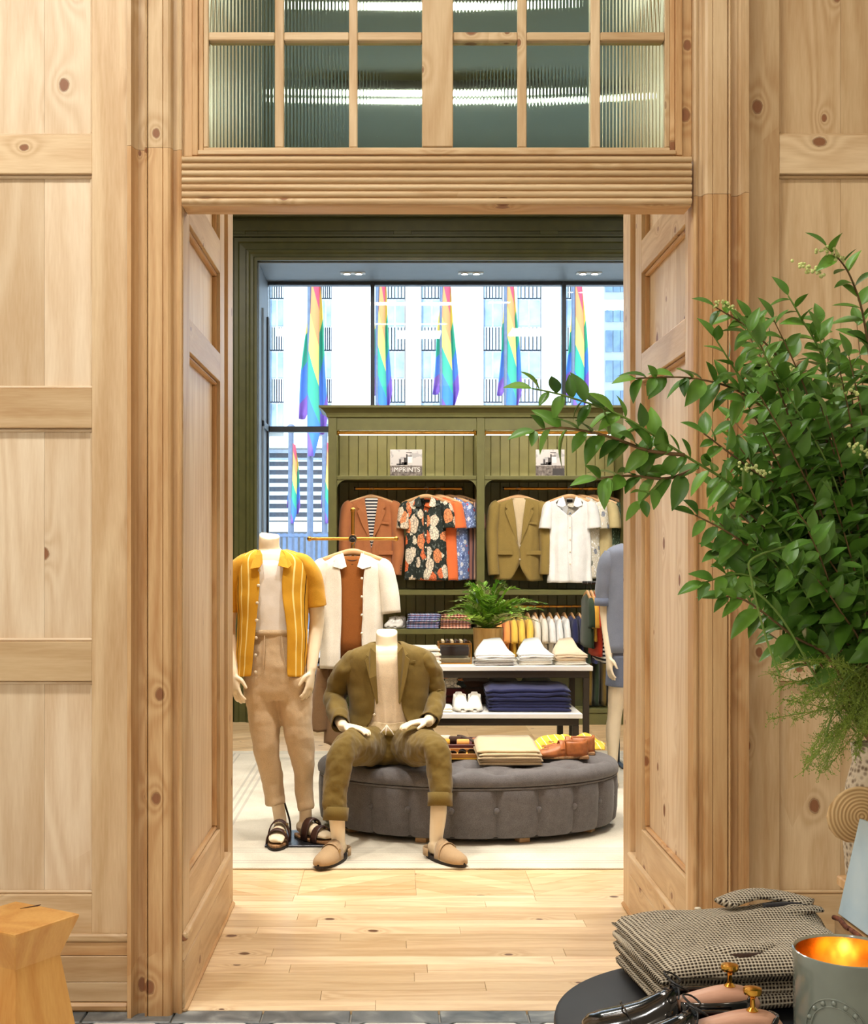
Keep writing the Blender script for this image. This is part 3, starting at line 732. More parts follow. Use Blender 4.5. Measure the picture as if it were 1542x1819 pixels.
def hung_top(name, label, cat, loc, rz, mat, group=None, L=.74, w=.215, sleeve='short', neck='collar', gapv=.16, open_=0.0, seed=1, inner=None, buttons=True, sl_mat=None, flare=1.06, th=.068, wr=.012):
    """a shirt, tee or jacket on a hanger, hanging from the origin, front towards -y"""
    t = thing(name, label, cat, loc, rz, group)
    zb = -.082-L
    jacket = neck == 'lapel'
    V = gapv
    def g(z):
        if neck == 'crew': return 0.001
        if z > -.082-V: return max(open_, (.95 if not jacket else .62)*max(0, 1-(-.082-z)/V)**.9)+.001
        if jacket and z < zb+.16: return max(open_, .30*((zb+.16-z)/.16)**1.6)+.001
        return open_+.001
    rs = []
    for z, rx, ry in ((-.080, .070, .050), (-.092, .105, .056), (-.108, w*.74, .058), (-.125, w*.93, .060), (-.16, w, th*.95), (-.25, w*1.0, th), (-.36, w*.99, th*1.02), (-.082-L*.62, w*1.0, th*1.06), (-.082-L*.82, w*1.03, th*1.12), (zb, w*flare, th*1.18)):
        rs.append((0, 0, z, rx, ry, 2.25, g(z)))
    mb = MB(); mb.rings(rs, 48, 4, closed=(neck == 'crew'))
    for v in mb.v:                                    # soft vertical folds, growing towards the hem
        k = min(1, max(0, (-.16-v.z)/.35)); v.y += .010*k*sin(v.x*46+seed*2.1)+.006*k*sin(v.x*90+seed)
    mb.wrinkle(wr, (7, 7, 5), seed)
    mb.build('body', mat, t, w=False, smooth='all', solid=.005)
    sm = sl_mat or mat
    for s in (-1, 1):
        if sleeve == 'short': P = [(s*w*.86, 0, -.122, .030, .046), (s*w*1.02, 0, -.165, .052, .062), (s*w*1.12, -.008, -.25, .054, .066), (s*w*1.17, -.014, -.35, .056, .07)]
        elif sleeve == 'half': P = [(s*w*.86, 0, -.122, .030, .046), (s*w*1.03, 0, -.165, .052, .062), (s*w*1.18, -.006, -.28, .054, .066), (s*w*1.26, -.008, -.42, .056, .07)]
        else: P = [(s*w*.84, 0, -.122, .032, .046), (s*w*1.02, 0, -.17, .056, .064), (s*w*1.12, -.008, -.30, .056, .066), (s*w*1.15, -.030, -.48, .052, .060), (s*w*1.10, -.060, -.66, .046, .052), (s*w*1.07, -.068, -.082-L*.93, .044, .048)]
        m = MB().tube(P, 18, 5, caps=False); m.wrinkle(wr*.8, (9, 9, 7), seed+s)
        m.build('sleeve', sm, t, w=False, smooth='all', solid=.005)
        if jacket: 
            for q in range(3): MB().ball((s*(w*1.10+.03), -.098, -.082-L*.88+q*.022), .007, 8, sz=(1, .5, 1)).build('cuff_button', pearl if seed == 9 else collab, t, w=False, smooth=True)
    if neck == 'collar':
        for s in (-1, 1):
            o = [(s*.052, -.040, -.070), (s*.094, -.052, -.094), (s*.112, -.066, -.150), (s*.060, -.078, -.165), (s*.030, -.074, -.150)]
            MB().prism(o, (0, -.006, 0)).build('collar', mat, t, w=False, bevel=.002)
        MB().tube([(-.066, -.02, -.083, .004, .014), (-.05, .035, -.070, .004, .014), (0, .055, -.066, .004, .014), (.05, .035, -.070, .004, .014), (.066, -.02, -.083, .004, .014)], 8, 4, up=(0, 0, 1)).build('collar_band', mat, t, w=False, smooth=True)
    if jacket:
        for s in (-1, 1):
            o = [(s*.060, -.050, -.080), (s*.112, -.064, -.118), (s*.128, -.072, -.160), (s*.104, -.074, -.176), (s*.128, -.078, -.196), (s*.070, -.080, -.34), (s*.012, -.078, -.082-V), (s*.034, -.076, -.26)]
            MB().prism(o, (0, -.007, 0)).build('lapel', mat, t, w=False, bevel=.002)
        for s in (-1, 1): MB().box((s*.125, -.083, -.56), (.13, .006, .035), (0, 0, s*.15)).build('pocket_flap', mat, t, w=False, bevel=.002)
        MB().box((.115, -.076, -.30), (.085, .006, .02), (0, .1, .12)).build('breast_pocket', mat, t, w=False, bevel=.002)
    elif neck == 'collar' and open_ == 0:
        MB().box((.0, -th*1.04-.004, -.082-V-(L-V)/2+.01), (.030, .004, L-V-.04), (.02, 0, 0)).build('placket', mat, t, w=False, bevel=.0015)
    if neck == 'crew':
        MB().tube([(-.072, -.01, -.082, .006), (-.05, -.046, -.094, .007), (0, -.056, -.10, .007), (.05, -.046, -.094, .007), (.072, -.01, -.082, .006), (.05, .038, -.072, .006), (0, .048, -.070, .006), (-.05, .038, -.072, .006), (-.072, -.01, -.082, .006)], 6, 3).build('neck_band', mat, t, w=False, smooth=True)
    MB().box((0, .034, -.105), (.05, .004, .026), (.2, 0, 0)).build('neck_label', collab, t, w=False)
    if buttons and neck != 'crew':
        zs = [-.082-V-.015-q*(.12 if jacket else .105) for q in range(2 if jacket else 5)]
        for z in zs:
            if z > zb+.05: MB().ball((.004+(open_*w if open_ else 0), -th*1.05-.010, z), .0075, 8, sz=(1, .5, 1)).build('button', pearl, t, w=False, smooth=True)
    return t
# ================================================================== green shelving cabinet
YC, YCB = 10.75, 11.22
cx = lambda x: X_(x, YC)
cz = lambda y: Z_(y, YC)
cab = thing('shelving_cabinet', 'tall olive green shelving cabinet with cornice and lit top shelves', 'cabinet', (cx(850), (YC+YCB)/2, 0))
def cb(n, x0, x1, y0, y1, z0, z1, m=green, bev=.003, par=cab): return MB().bb(x0, x1, y0, y1, z0, z1).build(n, m, par, bevel=bev)
XC = [(583, 598), (847, 861), (1108, 1124)]
for a, b in XC: cb('upright', cx(a), cx(b), YC, YCB-.02, 0, cz(739))
MB().grid([[(x, y, z) for x, y, z in ((cx(583)-d, YC-d, zz), (cx(1124)+d, YC-d, zz), (cx(1124)+d, YCB+.02, zz), (cx(583)-d, YCB+.02, zz))] for d, zz in ((0, cz(742)), (.012, cz(741)), (.014, cz(738)), (.022, cz(734)), (.045, cz(729)), (.062, cz(726.5)), (.064, cz(726)), (.078, cz(725.5)), (.078, cz(721.5)))], True, True).build('cornice', green, cab)
cb('back_board', cx(583), cx(1124), YCB+.0005, YCB+.012, .02, cz(743)-.001)
for a, b in XC: cb('upright_back', cx(a), cx(b), YCB-.0195, YCB, 0, cz(743)-.001)
bays = [(598, 847), (861, 1108)]
for k, (a, b) in enumerate(bays):
    x0, x1 = cx(a)+.001, cx(b)-.001
    cb('header', x0, x1, YC+.002, YC+.03, cz(764), cz(742)-.001)
    cb('top_board', x0, x1, YC+.031, YCB-.021, cz(750), cz(743))
    n = 14
    for i in range(n):
        u0 = x0+(x1-x0)*i/n; u1 = x0+(x1-x0)*(i+1)/n
        cb('back_plank', u0+.0015, u1-.0015, YCB-.018, YCB, .1, cz(743)-.001, greenboard, .004)
    # shelf with eased lower corners
    cb('shelf', x0, x1, YC+.012, YCB-.02, cz(852), cz(845))
    cb('shelf', x0, x1, YC+.012, YCB-.02, cz(1057), cz(1048))
    for s, xx in ((1, x0), (-1, x1)):
        r = .09; pts = [(xx, YC+.02, cz(852)-.0005)]+[(xx+s*(r-r*sin(q*pi/12)), YC+.02, cz(852)-r+r*cos(q*pi/12)) for q in range(7)]
        MB().prism(pts, (0, .018, 0)).build('corner_bracket', green, cab)
    cb('base_plinth', x0, x1, YC+.02, YC+.05, 0, .10)
    cb('base_shelf', x0, x1, YC+.012, YCB-.02, .101, .14)
    # led profile under the header
    lamp_ = thing('shelf_light_strip', ['brass LED light bar above the left cabinet bay', 'brass LED light bar above the right cabinet bay'][k], 'light strip', ((x0+x1)/2, YC+.05, cz(768)), group='cabinet light bars')
    MB().tube([(x0+.004, YC+.055, cz(768), .014), (x1-.004, YC+.055, cz(768), .014)], 12, 1).build('bar', brass, lamp_, smooth=True)
    MB().bb(x0+.02, x1-.02, YC+.072, YC+.10, cz(771), cz(765)).build('diffuser', em_strip, lamp_)
    for xx in (x0+.008, x1-.008): MB().ball((xx, YC+.055, cz(768)), .02, 10).build('end_cap', brass, lamp_, smooth=True)
# left bay lower shelves, right bay lower rail
x0, x1 = cx(598)+.001, cx(847)-.001
cb('shelf', x0, x1, YC+.012, YCB-.02, cz(1127), cz(1118)); cb('shelf', x0, x1, YC+.012, YCB-.02, cz(1200), cz(1192))
YR = 10.93
def rail(a, b, y, label, par=None):
    t = thing('hanging_rail', label, 'rail', (X_((a+b)/2, YR), YR, Z_(y, YR)), group='brass hanging rails')
    z = Z_(y, YR); xa, xb = X_(a, YR), X_(b, YR)
    MB().tube([(xa, YR, z, .0125), (xb, YR, z, .0125)], 12, 1).build('bar', brass, t, smooth=True)
    for x in (xa, xb): MB().tube([(x, YR, z, .016), (x+.012, YR, z, .016)], 12, 1).build('end_cap', black_m, t, smooth=True)
    for x in (xa+.16, xb-.17):
        MB().tube([(x-.02, YR, z, .018), (x+.02, YR, z, .018)], 12, 1).build('collar', brass, t, smooth=True)
        MB().tube([(x, YR, z, .010), (x, YCB-.018, z, .010)], 8, 1).build('bracket', brass, t, smooth=True)
    return z
zr = rail(629, 820, 868, 'brass hanging rail in the left cabinet bay')
rail(893, 1083, 868, 'brass hanging rail in the upper right cabinet bay')
def hung(px, dy, rz, name, label, cat, mat, hl, group, **kw):
    Y = YR+dy; p = Vector((X_(px, Y), Y, zr-.006))
    hanger(p, rz, hl, 'wooden hangers in the cabinet')
    return hung_top(name, label, cat, p, rz, mat, group, **kw)
GA = 'clothes hanging in the cabinet'
a = -.10
hung(660, -.02, 0, 'suit_jacket', 'rust brown linen blazer over a striped tee in the left cabinet bay', 'jacket', F['rust'], 'wooden hanger holding the rust brown blazer', GA, sleeve='long', neck='lapel', gapv=.36, L=.72, w=.205, seed=3)

def inner(px, dy, mat, label, L=.55):
    Y = YR+dy; t = thing('inner_shirt', label, 'shirt', (X_(px, Y), Y, zr-.006), 0, GA)
    MB().rings([(0, .0, -.079, .066, .046, 2.2, 0), (0, 0, -.10, .10, .05, 2.2, 0), (0, 0, -.14, .16, .052, 2.2, 0), (0, 0, -.3, .17, .055, 2.2, 0), (0, 0, -.08-L, .17, .055, 2.2, 0)], 40, 3).build('body', mat, t, w=False, smooth='all', solid=.003)
    MB().box((0, .034, -.10), (.05, .004, .024)).build('neck_label', pearl, t, w=False)
inner(660, -.02, st_bw, 'black and white striped tee inside the rust brown blazer')
specs = [(757, -.10, -.12, fl_black, 'dark tropical leaf print shirt in cream and coral, foremost beside the blazer', 'foremost wooden hanger on the left rail, holding the leaf print shirt'),
         (779, -.02, -.30, F['orange'], 'bright orange short sleeved shirt behind the leaf print shirt', 'wooden hanger with the orange shirt'),
         (799, .03, -.30, fl_blue, 'blue floral shirt hanging behind the orange shirt', 'wooden hanger with the blue floral shirt'),
         (815, .08, -.32, st_multi, 'striped brown and grey shirt at the right end of the left rail', 'rightmost wooden hanger on the left rail')]
for px, dy, rz, m, lb_, hl in specs: hung(px, dy, rz, 'short_sleeved_shirt', lb_, 'shirt', m, hl, GA, L=.72, w=.175 if dy < -.05 else .165, seed=int(px), gapv=.10)
hung(921, -.02, 0, 'suit_jacket', 'olive tan blazer in the right cabinet bay', 'jacket', F['olive'], 'wooden hanger holding the olive tan blazer', GA, sleeve='long', neck='lapel', gapv=.40, L=.72, w=.205, seed=9)
inner(921, -.02, F['sand'], 'tan shirt worn inside the olive blazer')
specs = [(1012, -.10, -.14, F['white'], 'plain white camp collar shirt beside the olive blazer', 'wooden hanger with the white camp collar shirt'),
         (1032, -.02, -.30, fl_light, 'pale shirt with a dark botanical print behind the white shirt', 'wooden hanger with the botanical print shirt'),
         (1053, .03, -.30, F['beige'], 'plain beige shirt between the two printed shirts on the right rail', 'wooden hanger with the beige shirt'),
         (1071, .08, -.32, fl_green, 'dark green printed shirt at the end of the right rail', 'wooden hanger at the end of the right rail')]
for px, dy, rz, m, lb_, hl in specs: hung(px, dy, rz, 'short_sleeved_shirt', lb_, 'shirt', m, hl, GA, L=.74 if dy < -.05 else .70, w=.180 if dy < -.05 else .165, seed=int(px), gapv=.14)
# signs on the top shelf
sgn = NT('sign_photo'); v_ = sgn.coord('Object'); sp = sgn.n('ShaderNodeSeparateXYZ'); sgn.l(v_, sp.inputs[0])
sky_ = sgn.mix(sgn.math('GREATER_THAN', sgn.noise(v_, 14, 3), .55), lin(206, 202, 200), lin(178, 176, 178))
gr_ = sgn.ramp(sgn.noise(v_, 40, 3), [(.35, lin(80, 70, 66)), (.65, lin(150, 140, 132))])
sgn.set(sgn.mix(sgn.math('GREATER_THAN', sp.outputs[2], .095), gr_, sky_), .5)
dk = plain('sign_dark', lin(70, 66, 66), .6); wh = plain('sign_white', lin(240, 238, 235), .6)
def txt(body, size, loc, mat, parent, rot=(pi/2, 0, 0), name='lettering'):
    cu = bpy.data.curves.new(name, 'FONT'); cu.body = body; cu.size = size; cu.align_x = 'CENTER'; cu.extrude = .0006
    o = bpy.data.objects.new(name, cu); C.objects.link(o); me = bpy.data.meshes.new_from_object(o); bpy.data.objects.remove(o)
    me.materials.clear(); me.materials.append(mat); o = bpy.data.objects.new(name, me); C.objects.link(o)
    o.parent = parent; o.location = loc; o.rotation_euler = rot; return o
for k, (a, b, lb_) in enumerate(((693, 750, 'photo sign reading IMPRINTS on the left top shelf'), (952, 1003, 'small grey photo sign on the right top shelf behind the leaves'))):
    Y = YC+.10; xa, xb = X_(a, Y), X_(b, Y); t = thing('photo_sign', lb_, 'sign', ((xa+xb)/2, Y, cz(845)), group='photo signs on the cabinet shelf')
    wv = xb-xa; h = .235
    MB().bb(-wv/2, wv/2, 0, .02, .001, h).build('board', sgn.m, t, w=False, bevel=.001)
    for (u0, u1, q0, q1) in ((-.04, .005, .10, .125), (-.02, .0, .10, .165), (.0, .012, .10, .195), (.0, .05, .175, .182), (.0, .05, .205, .212), (-.085, -.03, .10, .112), (-.06, -.045, .10, .15)):
        MB().bb(u0, u1, -.0012, -.0002, q0, q1).build('print', dk, t, w=False)
    MB().bb(.014, .055, -.0012, -.0002, .118, .172).build('print', wh, t, w=False)
    if k == 0: txt('IMPRINTS', .058, (0, -.0015, .040), wh, t)
    else: MB().bb(.02, wv/2-.004, -.0012, -.0002, .01, .07).build('print', dk, t, w=False)
# shelves: folded shirts, sneakers
def folded(name, label, cat, loc, w, d, h, mat, rz=0, group=None, seed=1, layers=2, lift=0.0, wr=.006, taper=0):
    """one folded garment: rounded slab of stacked cloth layers, fold towards the viewer"""
    t_mb = MB(); lh = h/layers
    for q in range(layers):
        z0 = q*lh; rows = []
        ins = .006*((q*7+seed) % 3)
        prof = []
        for k in range(9):                            # rounded front fold
            a = -pi/2+pi*k/8; prof.append((-d/2+ins+lh*.5-cos(a)*lh*.5, z0+lh*.5+sin(a)*lh*.5))
        for k in range(1, 7): prof.append((-d/2+ins+d*k/6*.98, z0+lh+lift*(k/6)**2))
        prof += [(d/2*.98, z0+lh*.5+lift), (d/2*.96, z0)]
        for i in range(13):
            u = i/12; e = .5-abs(u-.5); sq = min(1, .35+e*9)
            rows.append([(-w/2+w*u, y, z0+(z-z0)*sq+(1-sq)*lh*.25) for y, z in prof])
        t_mb.grid(rows, True, True)
    if taper:
        for v in t_mb.v: v.x *= 1-taper*max(0, (v.y+d/2)/d)*(v.z/(h+lift))
    t_mb.wrinkle(wr, (11, 11, 16), seed)
    zmin = min(v.z for v in t_mb.v)
    for v in t_mb.v: v.z -= zmin
    o = t_mb.build(name, mat, None, w=False, smooth='all'); o.location = loc; o.rotation_euler = (0, 0, rz)
    return tag(o, label, cat, group)
def pile(n, name, labels, cat, loc, w, d, h, mats, group, rz=0, lift=0, layers=1, wr=.005, taper=0):
    z = loc[2]; hh = h/n
    for i in range(n):
        folded(name, labels[i] if isinstance(labels, (list, tuple)) else labels, cat, (loc[0]+random.uniform(-.006, .006), loc[1]+random.uniform(-.006, .006), z), w*random.uniform(.97, 1.0), d, hh*.99, mats[i % len(mats)], rz+random.uniform(-.02, .02), group, i+1, layers, lift if i == n-1 else 0, wr if i == n-1 else wr*.45, taper)
        z += hh
zs = cz(1118)+.001
pile(4, 'folded_shirt', ['bottom blue checked shirt of the pile on the cabinet shelf', 'second blue checked shirt from the bottom on the cabinet shelf', 'second blue checked shirt from the top on the cabinet shelf', 'top blue checked shirt of the pile on the cabinet shelf'], 'folded shirt', (X_(752, YC+.2), YC+.2, zs), .29, .30, .125, [pl_blue, pl_blue, pl_blue, pl_blue], 'pile of blue checked shirts', layers=2)
pile(4, 'folded_shirt', ['bottom coral plaid shirt of the pile next to the fern', 'second coral plaid shirt from the bottom next to the fern', 'second coral plaid shirt from the top next to the fern', 'top coral plaid shirt of the pile next to the fern'], 'folded shirt', (X_(809, YC+.2), YC+.2, zs), .27, .30, .125, [pl_red], 'pile of coral plaid shirts', layers=2)
# ================================================================== mannequins
def hand(mb, wrist, d, n, s, curl=.5, size=1.0, spread=1.0):
    """append a hand: wrist point, direction d (wrist to fingers), palm normal n (palm side), s = +1/-1 thumb side"""
    d = Vector(d).normalized(); n = Vector(n); n = (n-d*n.dot(d)).normalized(); x = d.cross(n).normalized()*s
    k = size; w0 = Vector(wrist)
    mb.tube([tuple(w0-d*.02)+(.026*k, .021*k), tuple(w0+d*.02*k)+(.030*k, .019*k), tuple(w0+d*.06*k)+(.040*k, .017*k), tuple(w0+d*.092*k)+(.041*k, .014*k), tuple(w0+d*.10*k)+(.036*k, .010*k)], 14, 3, up=tuple(n))
    for i, (o, L) in enumerate(((.030, .070), (.011, .080), (-.010, .075), (-.029, .058))):
        b = w0+d*.088*k+x*o*k; dd = (d+x*(.10*spread*(1.2-i*.75))).normalized(); pts = []
        p = b; a = curl*.35
        pts.append(tuple(p)+(.0098*k,))
        for f, cu in ((.45, curl*.55), (.32, curl*.8), (.23, curl*.5)):
            v = dd*cos(a)+n*sin(a); p = p+v*L*f*k; pts.append(tuple(p)+(.0090*k if f > .3 else .0074*k,)); a += cu
        mb.tube(pts, 8, 3, up=tuple(n))
    b = w0+d*.028*k+x*.026*k; v1 = (d*.62+x*.70+n*.30).normalized(); v2 = (d*.92+x*.25+n*.35).normalized()
    mb.tube([tuple(b)+(.014*k,), tuple(b+v1*.034*k)+(.0125*k,), tuple(b+v1*.034*k+v2*.032*k)+(.0100*k,), tuple(b+v1*.034*k+v2*.052*k)+(.0072*k,)], 8, 3, up=tuple(n))
def foot(mb, ank, ang, L=.245, z=.012):
    """foot on the ground under ankle; ang: heading of the toes, 0 = towards the camera, + = to the right"""
    f = Vector((sin(ang), -cos(ang), 0)); x = Vector((cos(ang), sin(ang), 0)); a = Vector(ank)
    h = Vector((a.x, a.y, 0))-f*.045
    P = [h+Vector((0, 0, z+.032)), h+f*.02+Vector((0, 0, z+.034)), h+f*.09+Vector((0, 0, z+.036)), h+f*.15+Vector((0, 0, z+.027)), h+f*.20+Vector((0, 0, z+.020)), h+f*L*.94+Vector((0, 0, z+.013))]
    Rr = [(.020, .024), (.030, .033), (.034, .036), (.041, .027), (.043, .018), (.030, .011)]
    mb.tube([tuple(p)+r for p, r in zip(P, Rr)], 14, 3, up=(0, 0, 1))
    mb.tube([tuple(a)+(.034, .038), (a.x, a.y, z+.06, .034, .040), (a.x, a.y, z+.03, .030, .036)], 12, 2)
    for i in range(5):                                # toes
        o = .030-i*.0150; l = .95-.03*i*i*.45
        b = h+f*L*(l-.12)+x*o*(1 if True else -1)
        mb.tube([tuple(b+Vector((0, 0, z+.016)))+(.010,), tuple(b+f*.028+Vector((0, 0, z+.014)))+(.0095,), tuple(b+f*.042+Vector((0, 0, z+.010)))+(.006,)], 8, 2)
    return h, f, x
def sole_outline(h, f, x, L, wd=.05, back=.03):
    out = []
    for k in range(28):
        a = 2*pi*k/28; u = (cos(a)+1)/2                # 0 heel .. 1 toe
        wv = wd*(.72+.34*sin(min(1, u*1.05)*pi*.62))
        out.append(h+f*(-back+u*(L+back))+x*(wv*sin(a)))
    return out
sandal_m = plain('sandal_leather', lin(62, 36, 28), .45, vary=.12); cork = plain('cork', lin(150, 112, 74), .8, vary=.2, sc=90); soleb = plain('sole_rubber', lin(34, 26, 22), .7)
suede = fabric('suede_taupe', lin(176, 148, 112), 500, .08, .2)
buck = plain('buckle', lin(170, 150, 110), .3, 1)
def sandal(t, h, f, x):
    s = MB().prism([p+Vector((0, 0, .0)) for p in sole_outline(h, f, x, .262, .052)], (0, 0, .013)).build('sandal', [soleb], t); 
    MB().prism([p+Vector((0, 0, .0132)) for p in sole_outline(h, f, x, .260, .051)], (0, 0, .014)).build('footbed', cork, s, bevel=.003)
    for u, hh, wd in ((.100, .124, .024), (.172, .094, .022)):
        rows = []
        for q in (-wd, -wd*.5, 0, wd*.5, wd):
            c = h+f*(u+q); rows.append([c+x*(.055*cos(pi*k/12))+Vector((0, 0, .016+(hh-.016-abs(q)*.15)*sin(pi*k/12)**.8)) for k in range(13)])
        st = MB().grid(rows).build('strap', sandal_m, s, smooth='all', solid=.005)
        c = h+f*u+x*.040+Vector((0, 0, hh*.80)); MB().box(c, (.014, .02, .014), (0, .6, 0)).build('buckle', buck, s, bevel=.002)
def clog(t, h, f, x):
    s = MB().prism(sole_outline(h, f, x, .265, .052), (0, 0, .016)).build('clog', soleb, t)
    rows = []
    for u, w_, z1 in ((.262, .006, .022), (.255, .024, .040), (.235, .040, .054), (.20, .050, .062), (.16, .051, .074), (.12, .048, .092), (.09, .046, .104)):
        c = h+f*u; rows.append([c+x*(w_*1.02*cos(pi*k/16))+Vector((0, 0, .015+(z1-.015)*sin(pi*k/16)**.7)) for k in range(17)])
    MB().grid(rows).build('vamp', suede, s, smooth='all', solid=.004)
    rows = []
    for z, g in ((.015, 1.0), (.035, 1.02), (.052, 1.0)):
        rows.append([h+f*(.028+.062*(-cos(a))*g*1.0)+x*(.047*sin(a)*g)+Vector((0, 0, z+(.02 if abs(a) > 1.2 else 0)*0)) for a in [(-1.75+3.5*k/20) for k in range(21)]])
    MB().grid(rows).build('heel_rim', suede, s, smooth='all', solid=.004)
    rows = []
    for q in (-.010, 0, .010):
        c = h+f*(.128+q); rows.append([c+x*(.053*cos(pi*k/14))+Vector((0, 0, .022+.072*sin(pi*k/14)**.8)) for k in range(15)])
    MB().grid(rows).build('strap', suede, s, smooth='all', solid=.003)
    MB().box(h+f*.128+x*.046+Vector((0, 0, .062)), (.012, .02, .018), (0, .4, 0)).build('buckle', buck, s, bevel=.002)
def J(x, y, Y, r=None, r2=None):
    p = W(x, y, Y); k = Y/FPX
    return (p.x, p.y, p.z, r*k, (r2 if r2 else r)*k) if r else p
def RG(x, y, Y, rx, ry, p=2.3, g=0.0, dy=0):
    k = Y/FPX; return ((x-VX)*k, Y+dy, EYE-(y-VY)*k, rx*k, ry*k, p, g)
def collar_pair(t, L, mat, thick=.006, name='collar'):
    for pts in L: MB().prism([J(*p) for p in pts], (0, -thick, 0)).build(name, mat, t, bevel=.002)
def neck(b, pts, Y, k=.55):
    n = MB(); n.tube([J(*p) for p in pts], 24, 4, caps=True); zt = max(v.z for v in n.v)
    for v in n.v:
        f = max(0, 1-(zt-v.z)/.05); v.z -= f*k*max(-.02, (Y-v.y))*.9
    off = len(b.v); b.v += n.v
    for f, u, m_ in zip(n.f, n.uv, n.mi): b._q([q+off for q in f], u, m_)
def neckband(t, x, y, Y, rx, ry, mat, drop=6):
    P = []
    for k in range(25):
        a = 2*pi*k/24; P.append(J(x+rx*sin(a), y+drop*max(0, cos(a)), Y-ry*cos(a)*Y/FPX, 2.0))
    MB().tube(P, 6, 1).build('neck_band', mat, t, smooth=True)
# ---------------------------------------------------------------- standing figure in mustard shirt
YA = 6.38
tA = thing('standing_mannequin', 'standing cream headless mannequin in mustard striped shirt and beige trousers', 'mannequin', (X_(515, YA), YA, 0))
b = MB()
neck(b, [(479, 950, YA, 18.5, 16), (478, 962, YA, 18.5, 16.5), (479, 978, YA+.005, 20, 17.5), (483, 994, YA+.01, 30, 20)], YA)
b.rings([RG(484, 978, YA, 24, 18), RG(485, 988, YA, 45, 24), RG(485, 1003, YA, 55, 30), RG(486, 1040, YA, 55, 33), RG(487, 1085, YA, 48, 30), RG(488, 1120, YA, 46, 29), RG(489, 1180, YA, 52, 33), RG(490, 1215, YA, 50, 32)], 28, 3, caps=True)
b.tube([J(540, 1000, YA, 17), J(556, 1040, YA+.02, 16.5), J(563, 1090, YA+.03, 14), J(561, 1120, YA+.03, 13), J(556, 1165, YA-.02, 11), J(553, 1190, YA-.05, 8.8)], 14, 4)
hand(b, J(553, 1190, YA-.05), (-.10, -.25, -1), (-.8, .35, 0), -1, .55)
b.tube([J(430, 1000, YA, 17), J(415, 1040, YA+.02, 16.5), J(407, 1090, YA+.03, 14), J(406, 1125, YA+.03, 13), J(412, 1170, YA-.03, 11), J(416, 1197, YA-.07, 8.8)], 14, 4)
hand(b, J(416, 1197, YA-.07), (.18, -.35, -1), (.75, .5, 0), 1, .55)
for pts in ([(465, 1215, 0, 22), (471, 1310, -.01, 15), (477, 1340, -.0, 13), (488, 1400, .02, 12), (497, 1450, .02, 11.5), (498, 1478, .0, 11.5)], [(516, 1215, 0, 22), (530, 1310, -.01, 14), (534, 1340, 0, 13), (540, 1400, .03, 11), (543, 1450, .03, 11.5), (541, 1474, .02, 11.5)]):
    b.tube([J(x, y, YA+d, r) for x, y, d, r in pts], 14, 4)
fa = J(498, 1480, YA); fa.z = .085; fb = J(541, 1478, YA+.03); fb.z = .085
s1 = foot(b, fa, -.03, z=.042); s2 = foot(b, fb, .80, z=.042)
b.build('body', skin, tA, remesh=.0052)
for q in (s1, s2):
    n0 = len([c for c in tA.children]); sandal(tA, q[0]+Vector((0, 0, .011)), q[1], q[2])
base_m = plain('base_steel', lin(62, 62, 66), .35, .8)
MB().bb(X_(470, 6.25), X_(583, 6.25), 6.25, 6.60, .0105, .0205).build('base_plate', base_m, tA, bevel=.002)
MB().tube([J(505, 1425, YA+.03, 1.8), J(511, 1445, YA+.04, 1.8), J(515, 1460, YA+.05, 1.8), J(516, 1478, YA+.06, 1.8), (J(516, 1478, YA+.06).x, YA+.06, .02, .005, .005)], 8, 3).build('support_rod', black_m, tA, smooth=True)
# white tee
tee_w = fabric('tee_white', lin(250, 248, 245), 500, .04)
m = MB(); m.rings([RG(479, 990, YA, 21, 19), RG(481, 992, YA, 34, 24), RG(484, 998, YA, 52, 29), RG(485, 1008, YA, 58, 33), RG(486, 1045, YA, 58, 36), RG(487, 1090, YA, 52, 34), RG(488, 1122, YA, 49, 33)], 48, 4)
m.wrinkle(.006, (10, 10, 7), 2); ts = m.build('tee_shirt', tee_w, tA, smooth='all', solid=.003, disp=(.012, .08)); neckband(ts, 480, 993, YA, 24, 21, tee_w, 9)
# trousers
m = MB(); m.rings([RG(488, 1119, YA, 48, 33), RG(488, 1150, YA, 54, 37), RG(489, 1185, YA, 56, 40), RG(490, 1225, YA, 56, 40), RG(492, 1240, YA, 50, 36)], 32, 4, caps=True)
m.tube([J(464, 1200, YA, 31, 38), J(466, 1250, YA, 31, 36), J(471, 1300, YA-.02, 27, 31), J(477, 1345, YA-.01, 22.5, 27), J(484, 1390, YA+.02, 20.5, 24), J(489, 1429, YA+.02, 19.5, 22)], 22, 4)
m.tube([J(518, 1200, YA, 32, 38), J(524, 1250, YA, 31, 36), J(532, 1300, YA-.02, 25, 30), J(536, 1345, YA-.01, 21, 26), J(541, 1390, YA+.03, 17, 22), J(544, 1438, YA+.03, 15, 19)], 22, 4)
m.wrinkle(.012, (9, 9, 5), 5)
tr_ = m.build('trousers', F['khaki'], tA, remesh=.0075, disp=(.022, .09))
m = MB(); m.rings([RG(488, 1117, YA, 49.5, 34.5), RG(488, 1127, YA, 51, 35.5)], 40, 2); m.build('waistband', F['khaki'], tr_, smooth='all', solid=.005)
for x in (470, 500): MB().tube([J(x, 1129, YA-.110, .9), J(x+(3 if x > 480 else -1), 1160, YA-.122, 1.4), J(x+(8 if x > 480 else -3), 1195, YA-.118, .8)], 6, 3).build('pleat', F['khaki'], tr_, smooth=True)
